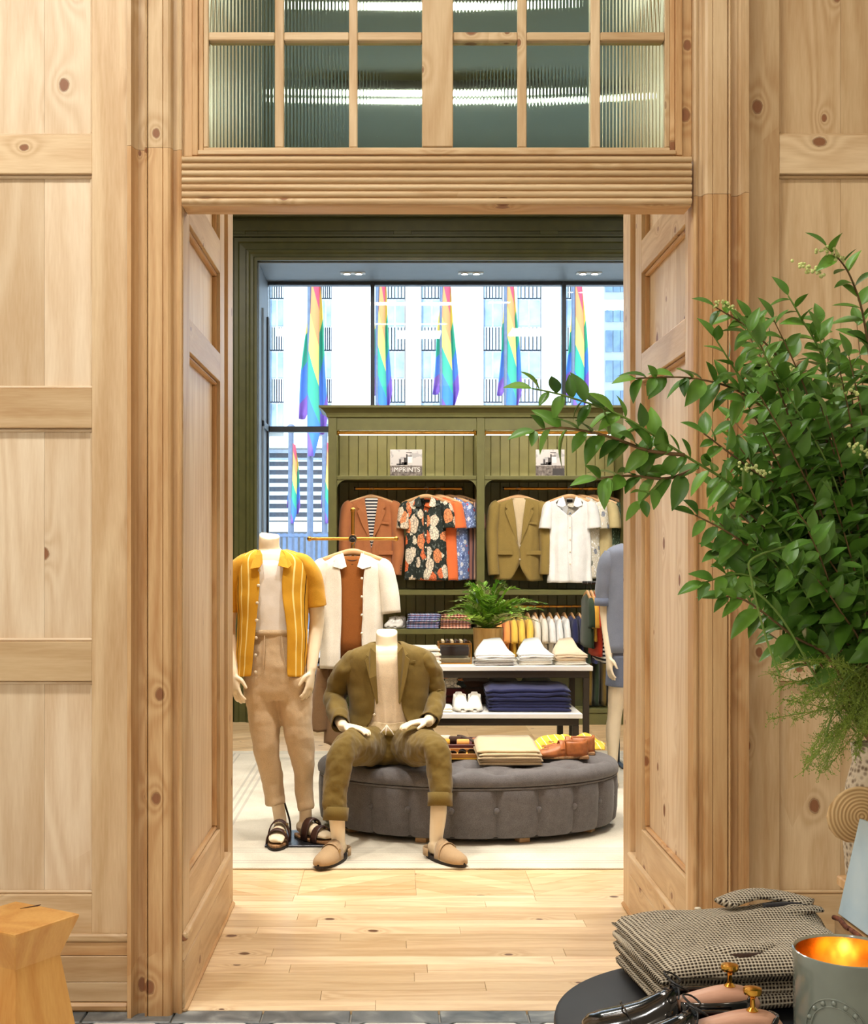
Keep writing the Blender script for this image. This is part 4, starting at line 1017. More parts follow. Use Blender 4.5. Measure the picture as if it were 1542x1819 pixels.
# mustard shirt, open
ms = NT('mustard_stripe'); uv = uvcoord(ms); sp = ms.n('ShaderNodeSeparateXYZ'); ms.l(uv, sp.inputs[0])
vv = ms.coord('Object'); fine = ms.noise(vv, 420, 2)
col = ms.mix(fine, lin(204, 148, 34), lin(222, 170, 56))
def band(c, w_): return ms.math('LESS_THAN', ms.math('ABSOLUTE', ms.math('SUBTRACT', sp.outputs[0], c)), w_)
for c, w_, cc in ((.055, .0045, lin(250, 228, 150)), (.105, .0045, lin(250, 228, 150)), (.142, .0045, lin(56, 34, 20)), (.945, .0045, lin(250, 228, 150)), (.895, .0045, lin(250, 228, 150)), (.858, .0045, lin(56, 34, 20)), (.30, .004, lin(250, 228, 150)), (.70, .004, lin(250, 228, 150))):
    col = ms.mix(band(c, w_), col, cc)
ms.set(col, .85, 0, .2); ms.bump(fine, .35, .001)
m = MB(); m.rings([RG(481, 977, YA, 26, 22, 2.2, .80), RG(482, 981, YA, 38, 26, 2.3, .62), RG(484, 988, YA, 56, 30, 2.3, .40), RG(485, 998, YA, 65, 34, 2.4, .30), RG(485, 1020, YA, 66, 37, 2.4, .25), RG(485, 1060, YA, 64, 40, 2.4, .27), RG(485, 1110, YA, 62, 43, 2.5, .36), RG(484, 1160, YA, 62, 47, 2.6, .40), RG(483, 1198, YA, 62, 50, 2.6, .43)], 72, 4, closed=False)
m.wrinkle(.008, (8, 8, 4), 3)
sh = m.build('shirt', ms.m, tA, smooth='all', solid=.004, disp=(.014, .10))
for P in ([(518, 994, 0, 11, 20), (536, 998, 0, 15, 22), (548, 1014, .0, 18, 22), (557, 1045, .02, 18.5, 22), (562, 1076, .03, 18, 22)], [(454, 994, 0, 11, 20), (436, 998, 0, 15, 22), (424, 1014, 0, 18, 22), (413, 1048, .02, 18.5, 22), (407, 1084, .03, 18, 22)]):
    m = MB().tube([J(x, y, YA+d, r, r2) for x, y, d, r, r2 in P], 24, 4, caps=False); m.wrinkle(.006, (10, 10, 8), 4); m.build('sleeve', F['mustard'], sh, smooth='all', solid=.004, disp=(.012, .06))
for x, y in ((461, 1013), (459, 1040), (457, 1071), (456, 1102), (455, 1133), (454, 1164), (454, 1194)): MB().ball(J(x, y, YA-.118+(.012 if y < 1030 else 0)), .0085, 10, sz=(1, .5, 1)).build('button', pearl, sh, smooth=True)
Yk = YA-.10
collar_pair(sh, ([(462, 976, Yk+.05), (452, 986, Yk+.03), (444, 1011, Yk-.01), (462, 1008, Yk-.02), (467, 1000, Yk-.02), (466, 985, Yk+.02)], [(499, 976, Yk+.06), (508, 986, Yk+.03), (519, 1004, Yk-.005), (512, 1010, Yk-.012), (494, 1005, Yk-.02), (497, 990, Yk+.01)]), F['mustard'])
# ---------------------------------------------------------------- seated figure in olive suit
YS = 6.6
tS = thing('seated_mannequin', 'seated cream headless mannequin in olive linen suit on the ottoman', 'mannequin', (X_(690, YS), YS, 0))
b = MB()
neck(b, [(687, 1121, YS, 19.5, 17), (687, 1132, YS, 19, 17.5), (687, 1146, YS, 20.5, 19), (689, 1162, YS, 30, 22)], YS)
b.rings([RG(690, 1148, YS, 26, 20), RG(690, 1158, YS, 52, 26), RG(690, 1175, YS, 60, 31), RG(690, 1215, YS, 57, 33), RG(690, 1260, YS, 50, 30), RG(690, 1290, YS, 52, 32), RG(690, 1322, YS, 56, 36)], 28, 3, caps=True)
for P in ([(627, 1172, 0, 17), (606, 1205, .04, 16), (594, 1240, .05, 14), (601, 1270, -.10, 12.5), (610, 1292, -.26, 9.5)], [(752, 1172, 0, 17), (766, 1205, .04, 16), (774, 1240, .05, 14), (768, 1268, -.10, 12.5), (760, 1283, -.22, 9.5)]):
    b.tube([J(x, y, YS+d, r) for x, y, d, r in P], 14, 4)
hand(b, J(611, 1290, YS-.29), (.85, -.50, -.06), (0, -.12, -1), -1, .45, 1.0)
hand(b, J(758, 1281, YS-.25), (-.86, -.48, -.06), (0, -.12, -1), 1, .45, 1.0)
for P in ([(674, 1322, .0, 24), (640, 1326, -.22, 20), (612, 1336, -.43, 14), (600, 1390, -.51, 13), (598, 1440, -.58, 15), (601, 1490, -.585, 12.5), (602, 1508, -.58, 12)], [(706, 1322, .0, 24), (740, 1326, -.22, 20), (768, 1336, -.43, 14), (778, 1390, -.51, 13), (779, 1440, -.57, 15), (775, 1485, -.575, 12.5), (775, 1500, -.57, 12)]):
    b.tube([J(x, y, YS+d, r) for x, y, d, r in P], 14, 4)
fa = J(602, 1506, YS-.585); fa.z = .09; fb = J(775, 1500, YS-.575); fb.z = .09
s1 = foot(b, fa, -.42, z=.026); s2 = foot(b, fb, .62, z=.026)
b.build('body', skin, tS, remesh=.0052)
for q in (s1, s2): clog(tS, q[0]+Vector((0, 0, .0105)), q[1], q[2])
m = MB(); m.rings([RG(688, 1157, YS, 23, 20), RG(689, 1160, YS, 40, 25), RG(690, 1166, YS, 58, 30), RG(690, 1180, YS, 63, 35), RG(690, 1220, YS, 60, 37), RG(690, 1260, YS, 56, 38), RG(690, 1292, YS, 56, 40), RG(690, 1300, YS, 57, 42)], 48, 4)
m.wrinkle(.006, (8, 8, 14), 6); ts = m.build('tee_shirt', F['oat'], tS, smooth='all', solid=.003, disp=(.010, .08)); neckband(ts, 688, 1158, YS, 24, 21, F['oat'], 8)
m = MB(); m.rings([RG(690, 1278, YS, 58, 42, 2.2), RG(690, 1284, YS, 61, 45, 2.2), RG(690, 1290, YS, 60, 46, 2.2), RG(690, 1296, YS, 62, 47, 2.2)], 48, 3); m.wrinkle(.012, (12, 12, 30), 8)
m.build('shirt_hem', F['sand'], tS, smooth='all', solid=.003)
suit = F['suit']
m = MB(); m.rings([RG(690, 1296, YS, 58, 44), RG(690, 1312, YS, 64, 46), RG(690, 1335, YS, 70, 48), RG(690, 1352, YS+.02, 62, 44)], 32, 3, caps=True)
m.tube([J(672, 1322, YS+.02, 36, 32), J(645, 1326, YS-.22, 34, 31), J(618, 1328, YS-.42, 29, 29), J(603, 1345, YS-.50, 24, 26), J(598, 1385, YS-.53, 23, 25), J(597, 1425, YS-.57, 21.5, 24), J(597, 1447, YS-.59, 21, 23)], 22, 4)
m.tube([J(708, 1322, YS+.02, 36, 32), J(736, 1326, YS-.22, 34, 31), J(763, 1328, YS-.42, 29, 29), J(777, 1343, YS-.50, 24, 26), J(781, 1380, YS-.53, 22.5, 25), J(782, 1408, YS-.56, 21, 24), J(782, 1422, YS-.58, 20.5, 23)], 22, 4)
m.wrinkle(.016, (9, 9, 9), 11)
tr_ = m.build('trousers', suit, tS, remesh=.0075, disp=(.030, .07))
for P in ([(597, 1434, -.58), (596, 1458, -.595)], [(782, 1408, -.57), (782, 1432, -.585)]):
    MB().tube([J(x, y, YS+d, 21.5, 23.5) for x, y, d in P], 24, 3, caps=False).build('turned_cuff', suit, tr_, smooth='all', solid=.006, disp=(.012, .05))
m = MB(); m.rings([RG(690, 1292, YS, 61, 46.5, 2.2), RG(690, 1301, YS, 63, 48.5, 2.2)], 40, 2); m.build('waistband', suit, tr_, smooth='all', solid=.006)
for x0_, dx in ((684, -9), (690, 9), (687, -2)): MB().tube([J(687, 1288, YS-.155, 1.3), J(x0_, 1293, YS-.165, 1.2), J(x0_+dx*.7, 1300, YS-.17, 1.2), J(x0_+dx, 1305, YS-.165, 1.0)], 6, 3).build('drawstring', F['cream'], tr_, smooth=True)
m = MB(); m.rings([RG(688, 1142, YS, 27, 22, 2.2, .85), RG(688, 1147, YS, 42, 26, 2.3, .52), RG(689, 1154, YS, 64, 30, 2.3, .34), RG(690, 1165, YS, 74, 35, 2.5, .28), RG(690, 1190, YS, 75, 39, 2.5, .25), RG(690, 1230, YS, 69, 41, 2.4, .27), RG(690, 1262, YS, 68, 43, 2.4, .32), RG(690, 1285, YS, 74, 50, 2.4, .46), RG(690, 1304, YS+.02, 82, 55, 2.3, .78)], 72, 4, closed=False)
m.wrinkle(.010, (7, 7, 6), 13)
jk = m.build('suit_jacket', suit, tS, smooth='all', solid=.006, disp=(.022, .09))
for s_, P in ((-1, [(652, 1166, 0, 13, 22), (634, 1171, 0, 18, 26), (620, 1186, .01, 20.5, 26), (604, 1212, .04, 20.5, 24), (596, 1240, .04, 19.5, 23), (600, 1266, -.10, 17.5, 21), (607, 1287, -.22, 16, 19)]), (1, [(728, 1166, 0, 13, 22), (746, 1171, 0, 18, 26), (758, 1186, .01, 20.5, 26), (768, 1212, .04, 20.5, 24), (774, 1240, .04, 19.5, 23), (769, 1264, -.10, 17.5, 21), (762, 1279, -.18, 16, 19)])):
    m = MB().tube([J(x, y, YS+d, r, r2) for x, y, d, r, r2 in P], 26, 5, caps=False); m.wrinkle(.016, (11, 11, 13), 14+s_); m.build('sleeve', suit, jk, smooth='all', solid=.005, disp=(.024, .05))
Yk = YS-.142
collar_pair(jk, ([(668, 1141, Yk+.085), (658, 1150, Yk+.055), (650, 1164, Yk+.025), (654, 1167, Yk+.02), (648, 1173, Yk+.015), (656, 1205, Yk-.005), (669, 1252, Yk-.02), (672, 1248, Yk-.02), (669, 1200, Yk-.01), (668, 1160, Yk+.03)], [(706, 1141, Yk+.085), (716, 1148, Yk+.055), (725, 1162, Yk+.025), (721, 1165, Yk+.02), (728, 1171, Yk+.015), (722, 1205, Yk-.005), (711, 1252, Yk-.02), (708, 1248, Yk-.02), (707, 1200, Yk-.01), (706, 1160, Yk+.03)]), suit, name='lapel')
MB().ball(J(665, 1270, YS-.135), .008, 10, sz=(1, .5, 1)).build('button', pearl, jk, smooth=True)
MB().prism([J(718, 1176, YS-.112), J(738, 1173, YS-.098), J(738, 1177, YS-.098), J(718, 1180, YS-.112)], (0, -.006, 0)).build('breast_pocket', suit, jk, bevel=.001)
# ---------------------------------------------------------------- right figure in denim, half behind the door jamb
YD = 8.0
tD = thing('denim_mannequin', 'cream mannequin in denim shirt and shorts, half hidden by the right door jamb', 'mannequin', (X_(1122, YD), YD, 0))
b = MB(); cxd = 1125
b.tube([J(cxd, 948, YD, 14), J(cxd, 975, YD, 16)], 16, 1)
b.rings([RG(cxd, 968, YD, 20, 16), RG(cxd, 978, YD, 40, 22), RG(cxd, 1000, YD, 45, 26), RG(cxd, 1060, YD, 42, 26), RG(cxd, 1110, YD, 38, 24), RG(cxd, 1165, YD, 42, 27)], 24, 3, caps=True)
for s_ in (-1, 1):
    o = lambda x: cxd+s_*x
    b.tube([J(o(40), 990, YD, 13), J(o(48), 1030, YD+.02, 12.5), J(o(50), 1075, YD+.03, 10.5), J(o(47), 1110, YD+.02, 10), J(o(44), 1150, YD-.04, 7.5), J(o(43), 1165, YD-.06, 6.8)], 12, 4)
    hand(b, J(o(43), 1165, YD-.06), (0, -.25, -1), (-s_*.9, .2, 0), -s_, .5)
    b.tube([J(o(20), 1165, YD, 22), J(o(28), 1225, YD, 17), J(o(33), 1270, YD+.02, 13), J(o(36), 1300, YD+.03, 13), J(o(36), 1350, YD+.03, 8.5), J(o(36), 1372, YD+.02, 8.5)], 14, 4)
    fk = J(o(36), 1372, YD+.02); fk.z = .085; foot(b, fk, -.2*s_*-1, z=.012)
b.build('body', skin, tD, remesh=.0065)
dn = F['denim']
m = MB(); m.rings([RG(cxd, 967, YD, 21, 17, 2.2, .6), RG(cxd, 974, YD, 40, 23, 2.3, .3), RG(cxd, 984, YD, 49, 28, 2.4, .15), RG(cxd, 1010, YD, 49, 30, 2.4, .05), RG(cxd, 1080, YD, 46, 31, 2.4, .03), RG(cxd, 1158, YD, 48, 33, 2.4, .03)], 56, 4, closed=False)
m.wrinkle(.010, (8, 8, 6), 17); sh = m.build('denim_shirt', dn, tD, smooth='all', solid=.004)
for s_ in (-1, 1):
    o = lambda x: cxd+s_*x
    m = MB().tube([J(o(38), 984, YD, 15, 18), J(o(46), 1005, YD, 17, 19), J(o(50), 1040, YD+.02, 16, 18), J(o(51), 1066, YD+.03, 15, 17)], 22, 4, caps=False); m.wrinkle(.010, (12, 12, 12), 19); m.build('sleeve', dn, sh, smooth='all', solid=.004)
    MB().tube([J(o(51), 1062, YD+.03, 17, 18), J(o(51), 1076, YD+.03, 17, 18)], 22, 1, caps=False).build('rolled_cuff', F['denimd'], sh, smooth='all', solid=.008)
m = MB(); m.rings([RG(cxd, 1150, YD, 43, 29), RG(cxd, 1175, YD, 47, 32), RG(cxd, 1190, YD, 44, 30)], 28, 3, caps=True)
for s_ in (-1, 1): m.tube([J(cxd+s_*22, 1165, YD, 24, 30), J(cxd+s_*26, 1195, YD, 22, 28), J(cxd+s_*28, 1219, YD, 22, 27)], 20, 3)
m.wrinkle(.006, (9, 9, 9), 23); m.build('shorts', F['denimd'], tD, remesh=.008)
# ================================================================== T-shaped garment rack
YT = 7.25
tR = thing('garment_stand', 'brass T-shaped garment stand behind the two mannequins', 'garment stand', (X_(627, YT), YT, .0105))
px_, pz_ = X_(627, YT), Z_(957, YT)
MB().tube([(px_, YT, .03, .011), (px_, YT, Z_(908, YT), .011)], 12, 1).build('pole', brass, tR, smooth=True)
MB().tube([(X_(551, YT), YT-.01, pz_, .010), (X_(703, YT), YT-.01, pz_, .010)], 12, 1).build('crossbar', brass, tR, smooth=True)
for x in (550, 704): MB().ball((X_(x, YT), YT-.01, pz_), .015, 10).build('finial', brass, tR, smooth=True)
MB().ball((px_, YT, Z_(906, YT)), .016, 10).build('finial', brass, tR, smooth=True); MB().ball((px_, YT-.012, pz_), .026, 12).build('joint', brass, tR, smooth=True)
MB().lathe([(.15, .0105), (.15, .022), (.02, .028)], (px_, YT, 0), 28).build('base', brass, tR)
MB().tube([(px_, YT-.02, pz_, .022, .022), (px_, YT-.05, pz_, .022, .022)], 12, 1).build('hook_ring', black_m, tR)
ph = Vector((X_(626, YT-.06), YT-.06, pz_-.012))
hanger(ph, 0, 'wooden hanger on the brass stand, holding the cream shirt', 'wooden hangers on the stand')
hung_top('open_shirt', 'cream open knit shirt hanging on the brass stand', 'shirt', ph, 0, F['cream'], L=.66, w=.178, sleeve='half', gapv=.12, open_=.30, seed=5, th=.078, wr=.008)
tt = thing('brown_tee', 'caramel brown tee hanging inside the cream shirt on the brass stand', 'shirt', ph)
MB().rings([(0, .0, -.090, .062, .040, 2.2, 0), (0, 0, -.105, .10, .046, 2.2, 0), (0, 0, -.14, .15, .050, 2.2, 0), (0, 0, -.3, .155, .055, 2.2, 0), (0, 0, -.68, .155, .056, 2.2, 0)], 40, 3).wrinkle(.004, (16, 6, 3), 2).build('body', F['brown'], tt, w=False, smooth='all', solid=.003)
for dz in (0, .022): MB().tube([(-.064, -.005, -.090-dz*.6, .004), (-.05, -.034, -.105-dz, .004), (0, -.046, -.116-dz, .004), (.05, -.034, -.105-dz, .004), (.064, -.005, -.090-dz*.6, .004)], 6, 4).build('neck_band', F['dkbrown'], tt, w=False, smooth=True)
MB().box((0, .02, -.100), (.05, .004, .022)).build('neck_label', collab, tt, w=False)
tt = thing('hanging_trousers', 'taupe trousers hanging below the cream shirt, left of the seated mannequin', 'trousers', (X_(585, YT-.02), YT-.02, Z_(1190, YT)))
for (xa, ya, xb, yb, w0_, w1_) in ((576, 1186, 566, 1298, 13, 18), (596, 1186, 592, 1320, 13, 17)):
    m = MB(); m.tube([J(xa, ya, YT-.02, w0_, 14), J((xa*2+xb)/3, (ya*2+yb)/3, YT-.02, w0_*1.1, 16), J((xa+2*xb)/3, (ya+2*yb)/3, YT-.02, w1_*.95, 18), J(xb, yb, YT-.02, w1_, 20)], 20, 5, caps=False)
    m.wrinkle(.010, (22, 10, 2), xa).build('leg', F['taupe'], tt, smooth='all', solid=.004)
MB().tube([J(570, 1184, YT-.02, 6, 14), J(602, 1184, YT-.02, 6, 14)], 12, 1).build('waistband', F['taupe'], tt, smooth=True)
MB().bb(X_(568, YT), X_(604, YT), YT-.05, YT+.01, Z_(1183, YT), Z_(1176, YT)).build('clamp_hanger', hangw, tt, bevel=.003)
# ================================================================== oval tufted ottoman
OX, OY, OA, OB, OZ = X_(831, 6.82), 6.83, .815, .56, .385
tweed = fabric('grey_tweed', lin(102, 98, 98), 330, .20, .45, .9, .2, 30)
tO = thing('oval_ottoman', 'large oval grey tweed ottoman with buttoned sides', 'ottoman', (OX, OY, .0105))
NP = 22
for i in range(NP):
    a0 = 2*pi*i/NP; a1 = 2*pi*(i+1)/NP; rows = []
    for k in range(7):
        u = k/6; a = a0+(a1-a0)*u; bul = .022*(1-(2*u-1)**6)-.014
        rows.append([(OX+(OA*f_+bul)*cos(a), OY+(OB*f_+bul)*sin(a), z) for z, f_ in ((.045, .965), (.06, .985), (.12, .995), (.18, .997), (.24, 1.0), (.285, .995), (.295, .98))])
    MB().grid(rows).build('side_panel', tweed, tO, smooth='all')
    a = a0; MB().ball((OX+(OA*.997-.010)*cos(a), OY+(OB*.997-.010)*sin(a), .185), .017, 10).build('button', black_m if False else tweed, tO, smooth=True)
rows = []; tuft = []
for j in range(-3, 4):
    for i in range(-5, 6):
        x = (i+(.5 if j % 2 else 0))*.26; y = j*.16
        if (x/(OA-.07))**2+(y/(OB-.05))**2 < 1: tuft.append((x, y))
NR, NA = 44, 160
for r in range(NR+1):
    q = r/NR; row = []
    for a in range(NA):
        t_ = 2*pi*a/NA
        if q < .80:
            f_ = q/.80*.93; z = OZ-.006*(f_**2)
        else:
            e_ = (q-.80)/.20*pi*.62; f_ = .93+.085*sin(min(e_, pi/2))-(.012*max(0, e_-pi/2)); z = OZ-.006-.052*(1-cos(e_))
        x, y = OA*f_*cos(t_), OB*f_*sin(t_)
        if q < .95:
            for tx0, ty0 in tuft:
                d = math.hypot(x-tx0, y-ty0)
                if d < .10: z -= .036*math.exp(-(d/.030)**2)+.014*math.exp(-(d/.08)**2)
            # diagonal creases
            u1 = (x/.26+y/.32); u2 = (x/.26-y/.32)
            for u_ in (u1, u2):
                dd = abs(u_-round(u_)); z -= .011*math.exp(-(dd/.06)**2)*(1 if f_ < .86 else 0)
        row.append((OX+x, OY+y, z))
    rows.append(row)
MB().grid(rows[1:], True, True).build('cushion', tweed, tO, smooth='all')
for tx0, ty0 in tuft: MB().ball((OX+tx0, OY+ty0, OZ-.040), .012, 8).build('top_button', tweed, tO, smooth=True)
MB().tube([(OX+OA*1.0*cos(2*pi*k/48), OY+OB*1.0*sin(2*pi*k/48), .298, .006) for k in range(49)], 6, 1).build('piping', tweed, tO, smooth=True)
MB().grid([[(OX+OA*.955*cos(2*pi*k/48), OY+OB*.955*sin(2*pi*k/48), z) for k in range(48)] for z in (.040, .05)], True, True).build('base_board', black_m, tO)
for a in (-1.95, -1.2, -.45, .6, 1.5, 2.5, 3.6): MB().box((OX+OA*.86*cos(a), OY+OB*.86*sin(a), .0255), (.06, .06, .029), (0, 0, a)).build('foot', pine_o['X'], tO, bevel=.002)
zO = OZ+.0005
# folded khakis on the ottoman
kh = [F['sand'], F['khaki'], F['sand'], F['sand'], F['sand']]
pile(5, 'folded_trousers', ['bottom folded khaki trousers of the ottoman pile', 'second folded khaki trousers from the bottom of the ottoman pile', 'middle folded khaki trousers of the ottoman pile', 'second folded khaki trousers from the top of the ottoman pile', 'topmost folded sand trousers of the ottoman pile'], 'trousers', (X_(901, 6.66), 6.66, zO), .335, .40, .078, kh, 'folded trousers on the ottoman', lift=.02, wr=.004)
def shoe_lace_up(t, L, mat, sole_m, s=1, laces=True, wd=.047, hgt=.062, col=.098, toe=0.0):
    """low shoe in local axes, toe towards -y, standing on z=0"""
    h = Vector((0, L*.5-.03, 0)); f = Vector((0, -1, 0)); x = Vector((1, 0, 0))
    MB().prism(sole_outline(h, f, x, L-.03, wd+.004), (0, 0, .013)).build('sole', sole_m, t, w=False, bevel=.003)
    MB().box((0, L*.5-.035, .004), (wd*1.7, .06, .022)).build('heel', sole_m, t, w=False, bevel=.006)
    rows = []
    st = [(-.5, .25, .020), (-.485, .55, .034), (-.45, .80, .044), (-.38, .98, .050), (-.28, 1.04, .056), (-.16, 1.0, .066), (-.06, .93, .080), (.02, .90, .092)]
    for u, w_, z1 in st:
        rows.append([Vector((wd*w_*cos(pi*k/18), L*u, .012+(z1*hgt/.062-.012)*sin(pi*k/18)**.62)) for k in range(19)])
    MB().grid(rows).build('vamp', mat, t, w=False, smooth='all', solid=.003)
    rows = []
    for z, g in ((.012, 1.0), (.03, 1.04), (.055, 1.0), (.075, .93), (col*.93, .88)):
        rows.append([Vector((wd*.90*g*sin(a), L*(.20+.28*cos(a)*(.92+.08*g)), z+(.010*(z/.09) if abs(a) < .6 else 0))) for a in [(-2.2+4.4*k/28) for k in range(29)]])
    MB().grid(rows).build('quarter', mat, t, w=False, smooth='all', solid=.004)
    if laces:
        MB().prism([(-.020, L*.04, .090), (.020, L*.04, .090), (.016, -L*.13, .070), (-.016, -L*.13, .070)], (0, .002, .003)).build('tongue', mat, t, w=False)
        for q in range(5):
            y = L*(.03-.036*q); z = .096-.0065*q
            MB().tube([(-.026, y, z-.012, .0017), (-.012, y-.004, z, .0017), (.012, y+.004, z+.001, .0017), (.026, y, z-.012, .0017)], 6, 3).build('lace', black_p if laces == 1 else F['cream'], t, w=False, smooth=True)
tanl = plain('tan_leather', lin(176, 104, 54), .45, vary=.12, sc=30, bump=.1)
whl = plain('white_leather', lin(236, 232, 224), .5, vary=.02); grl = plain('grey_sole', lin(226, 222, 214), .6)
for k, (x, Y, rz, lb_) in enumerate(((1000, 6.72, pi*.5+pi+.12, 'tan leather loafer in front of the yellow shirt on the ottoman'), (1012, 6.86, pi*.5+pi-.05, 'tan leather loafer behind the other one on the ottoman'))):
    t = thing('leather_loafer', lb_, 'shoe', (X_(x, Y), Y, zO), rz, 'pair of tan loafers')
    t.rotation_euler.z = -pi/2+(.10 if k == 0 else -.04)
    shoe_lace_up(t, .285, tanl, cork, laces=False, hgt=.060)
    MB().tube([(-.044, -.01, .052, .012, .003), (-.028, -.012, .082, .012, .003), (0, -.012, .094, .012, .003), (.028, -.012, .082, .012, .003), (.044, -.01, .052, .012, .003)], 8, 4, up=(0, 0, 1)).build('saddle_strap', tanl, t, w=False, smooth=True)
    MB().tube([(.03*cos(q*pi/6), -.085+(-.03)*sin(q*pi/6), .060+.004*sin(q*pi/6), .0022) for q in range(7)], 6, 2).build('apron_seam', tanl, t, w=False, smooth=True)
# crumpled yellow shirt
yt = NT('yellow_check'); v_ = yt.coord('Object'); sp = yt.n('ShaderNodeSeparateXYZ'); yt.l(v_, sp.inputs[0])
ln = yt.math('LESS_THAN', yt.math('FRACT', yt.math('MULTIPLY', yt.math('ADD', sp.outputs[0], yt.math('MULTIPLY', sp.outputs[2], .6)), 24)), .14)
yt.set(yt.mix(ln, lin(236, 186, 66), lin(252, 236, 180)), .8, 0, .2)
m = MB(); Ng = 26; rows = []
for i in range(Ng+1):
    row = []
    for j in range(Ng+1):
        u, v = i/Ng*2-1, j/Ng*2-1
        rr = max(abs(u), abs(v)); fall_ = max(0, 1-rr**3)
        z = .004+fall_*(.045+.034*mnoise.noise(Vector((u*2.2, v*2.2, 1.7)))+.020*(1-abs(mnoise.noise(Vector((u*4.5, v*4.5, 4))))*2))
        row.append((X_(1010, 7.08)+u*.21+.02*v, 7.08+v*.13*(1+.15*sin(u*5)), zO+max(.004, z)))
    rows.append(row)
m.grid(rows); o = m.build('crumpled_shirt', yt.m, None, smooth='all', solid=.004, disp=(.012, .04))
tag(o, 'crumpled yellow checked shirt behind the loafers on the ottoman', 'shirt')
# trays with ties and sunglasses
trayw = plain('tray_wood', lin(92, 38, 30), .4, vary=.12); brasst = plain('tray_amber', lin(176, 116, 50), .5)
def tray(x0, x1, Y0, Y1, label, mat, inner_m, z=zO, h=.03):
    t = thing('display_tray', label, 'tray', ((x0+x1)/2, (Y0+Y1)/2, z))
    MB().bb(x0, x1, Y0, Y1, z, z+.008).build('bottom', inner_m, t)
    for n_, b_ in (('side', (x0, x1, Y0, Y0+.012)), ('side', (x0, x1, Y1-.012, Y1)), ('side', (x0, x0+.012, Y0+.0125, Y1-.0125)), ('side', (x1-.012, x1, Y0+.0125, Y1-.0125))):
        MB().bb(*b_, z+.0082, z+h).build(n_, mat, t, bevel=.002)
    return t
xa, xb = X_(772, 7.1), X_(872, 7.1)
tray(xa, xb, 6.98, 7.28, 'dark red wooden tray with rolled accessories at the back of the ottoman', trayw, F['maroon'])
for k, (x, y, mt, lb_) in enumerate(((.05, 7.06, F['gold'], 'rolled gold tie at the left of the dark red tray'), (.12, 7.16, F['dkbrown'], 'rolled dark brown tie in the dark red tray'), (.16, 7.05, F['apricot'], 'rolled apricot tie in the dark red tray'), (.25, 7.10, F['rust'], 'rolled rust tie at the right of the dark red tray'), (.06, 7.20, F['oat'], 'rolled cream pocket square at the back of the dark red tray'))):
    o = MB().tube([(xa+x-.035, y, zO+.03, .018), (xa+x-.03, y, zO+.03, .0215), (xa+x+.03, y, zO+.03, .0215), (xa+x+.035, y, zO+.03, .018)], 14, 1).build('rolled_tie', mt, smooth=True)
    tag(o, lb_, 'tie', 'rolled ties in the tray')
o = MB().box((xa+.19, 7.13, zO+.042), (.03, .24, .012), (0, .1, .35)).build('leather_belt', F['dkbrown'], bevel=.003); tag(o, 'dark leather strap laid across the dark red tray', 'belt')
xa, xb = X_(797, 6.78), X_(848, 6.78)
tray(xa, xb, 6.66, 6.86, 'amber lined small tray with sunglasses in front of the red tray', brasst, F['gold'])
for k in range(2):
    p = Vector((xa+.045+.055*k, 6.72+.06*k, zO+.022)); t = thing('sunglasses', ['dark sunglasses lying at the front of the amber tray', 'dark sunglasses lying at the back of the amber tray'][k], 'sunglasses', (p.x, p.y, zO+.009))
    for s_ in (-1, 1):
        MB().tube([(p.x+s_*.024+.019*cos(q*pi/6), p.y, p.z+.015*sin(q*pi/6), .003) for q in range(13)], 6, 1).build('rim', black_p, t, smooth=True)
        MB().lathe([(.017, -.001), (.017, .001)], (0, 0, 0), 14).xf(Matrix.Translation((p.x+s_*.024, p.y, p.z)) @ Matrix.Rotation(pi/2, 4, 'X')).build('lens', plain('dark_lens', lin(20, 18, 16), .1), t)
        MB().tube([(p.x+s_*.043, p.y, p.z, .002), (p.x+s_*.042, p.y+.05, p.z, .002), (p.x+s_*.030, p.y+.058, p.z-.005, .002)], 6, 2).build('temple', black_p, t, smooth=True)
    MB().tube([(p.x-.006, p.y, p.z+.006, .002), (p.x, p.y, p.z+.009, .002), (p.x+.006, p.y, p.z+.006, .002)], 6, 2).build('bridge', black_p, t, smooth=True)
# ================================================================== nesting display tables
fr_m = plain('table_frame', lin(58, 50, 40), .5, .3)
def dtable(name, label, x0, x1, Y0, Y1, zt, leg=.038, ap=.045):
    t = thing(name, label, 'table', ((x0+x1)/2, (Y0+Y1)/2, 0 if Y0 > 9.3 else .0105))
    MB().bb(x0, x1, Y0, Y1, zt-.030, zt).build('top', white_lam, t, bevel=.003)
    for (a, b_, c, d) in ((x0+.02, x1-.02, Y0+.02, Y0+.05), (x0+.02, x1-.02, Y1-.05, Y1-.02), (x0+.02, x0+.05, Y0+.051, Y1-.051), (x1-.05, x1-.02, Y0+.051, Y1-.051)):
        MB().bb(a, b_, c, d, zt-.031-ap, zt-.031).build('apron', fr_m, t, bevel=.002)
    for x in (x0+.02, x1-.02-leg):
        for y in (Y0+.02, Y1-.02-leg): MB().bb(x, x+leg, y, y+leg, .0105, zt-.032-ap).build('leg', fr_m, t, bevel=.002)
    return t
T1Z = Z_(1183.5, 7.9); T2Z = Z_(1266.5, 7.7)
dtable('display_table', 'taller white topped display table with dark frame behind the ottoman', -.10, 1.273, 7.9, 8.60, T1Z)
dtable('low_display_table', 'lower white topped nesting table carrying navy jeans', -.02, 1.17, 7.66, 8.45, T2Z)
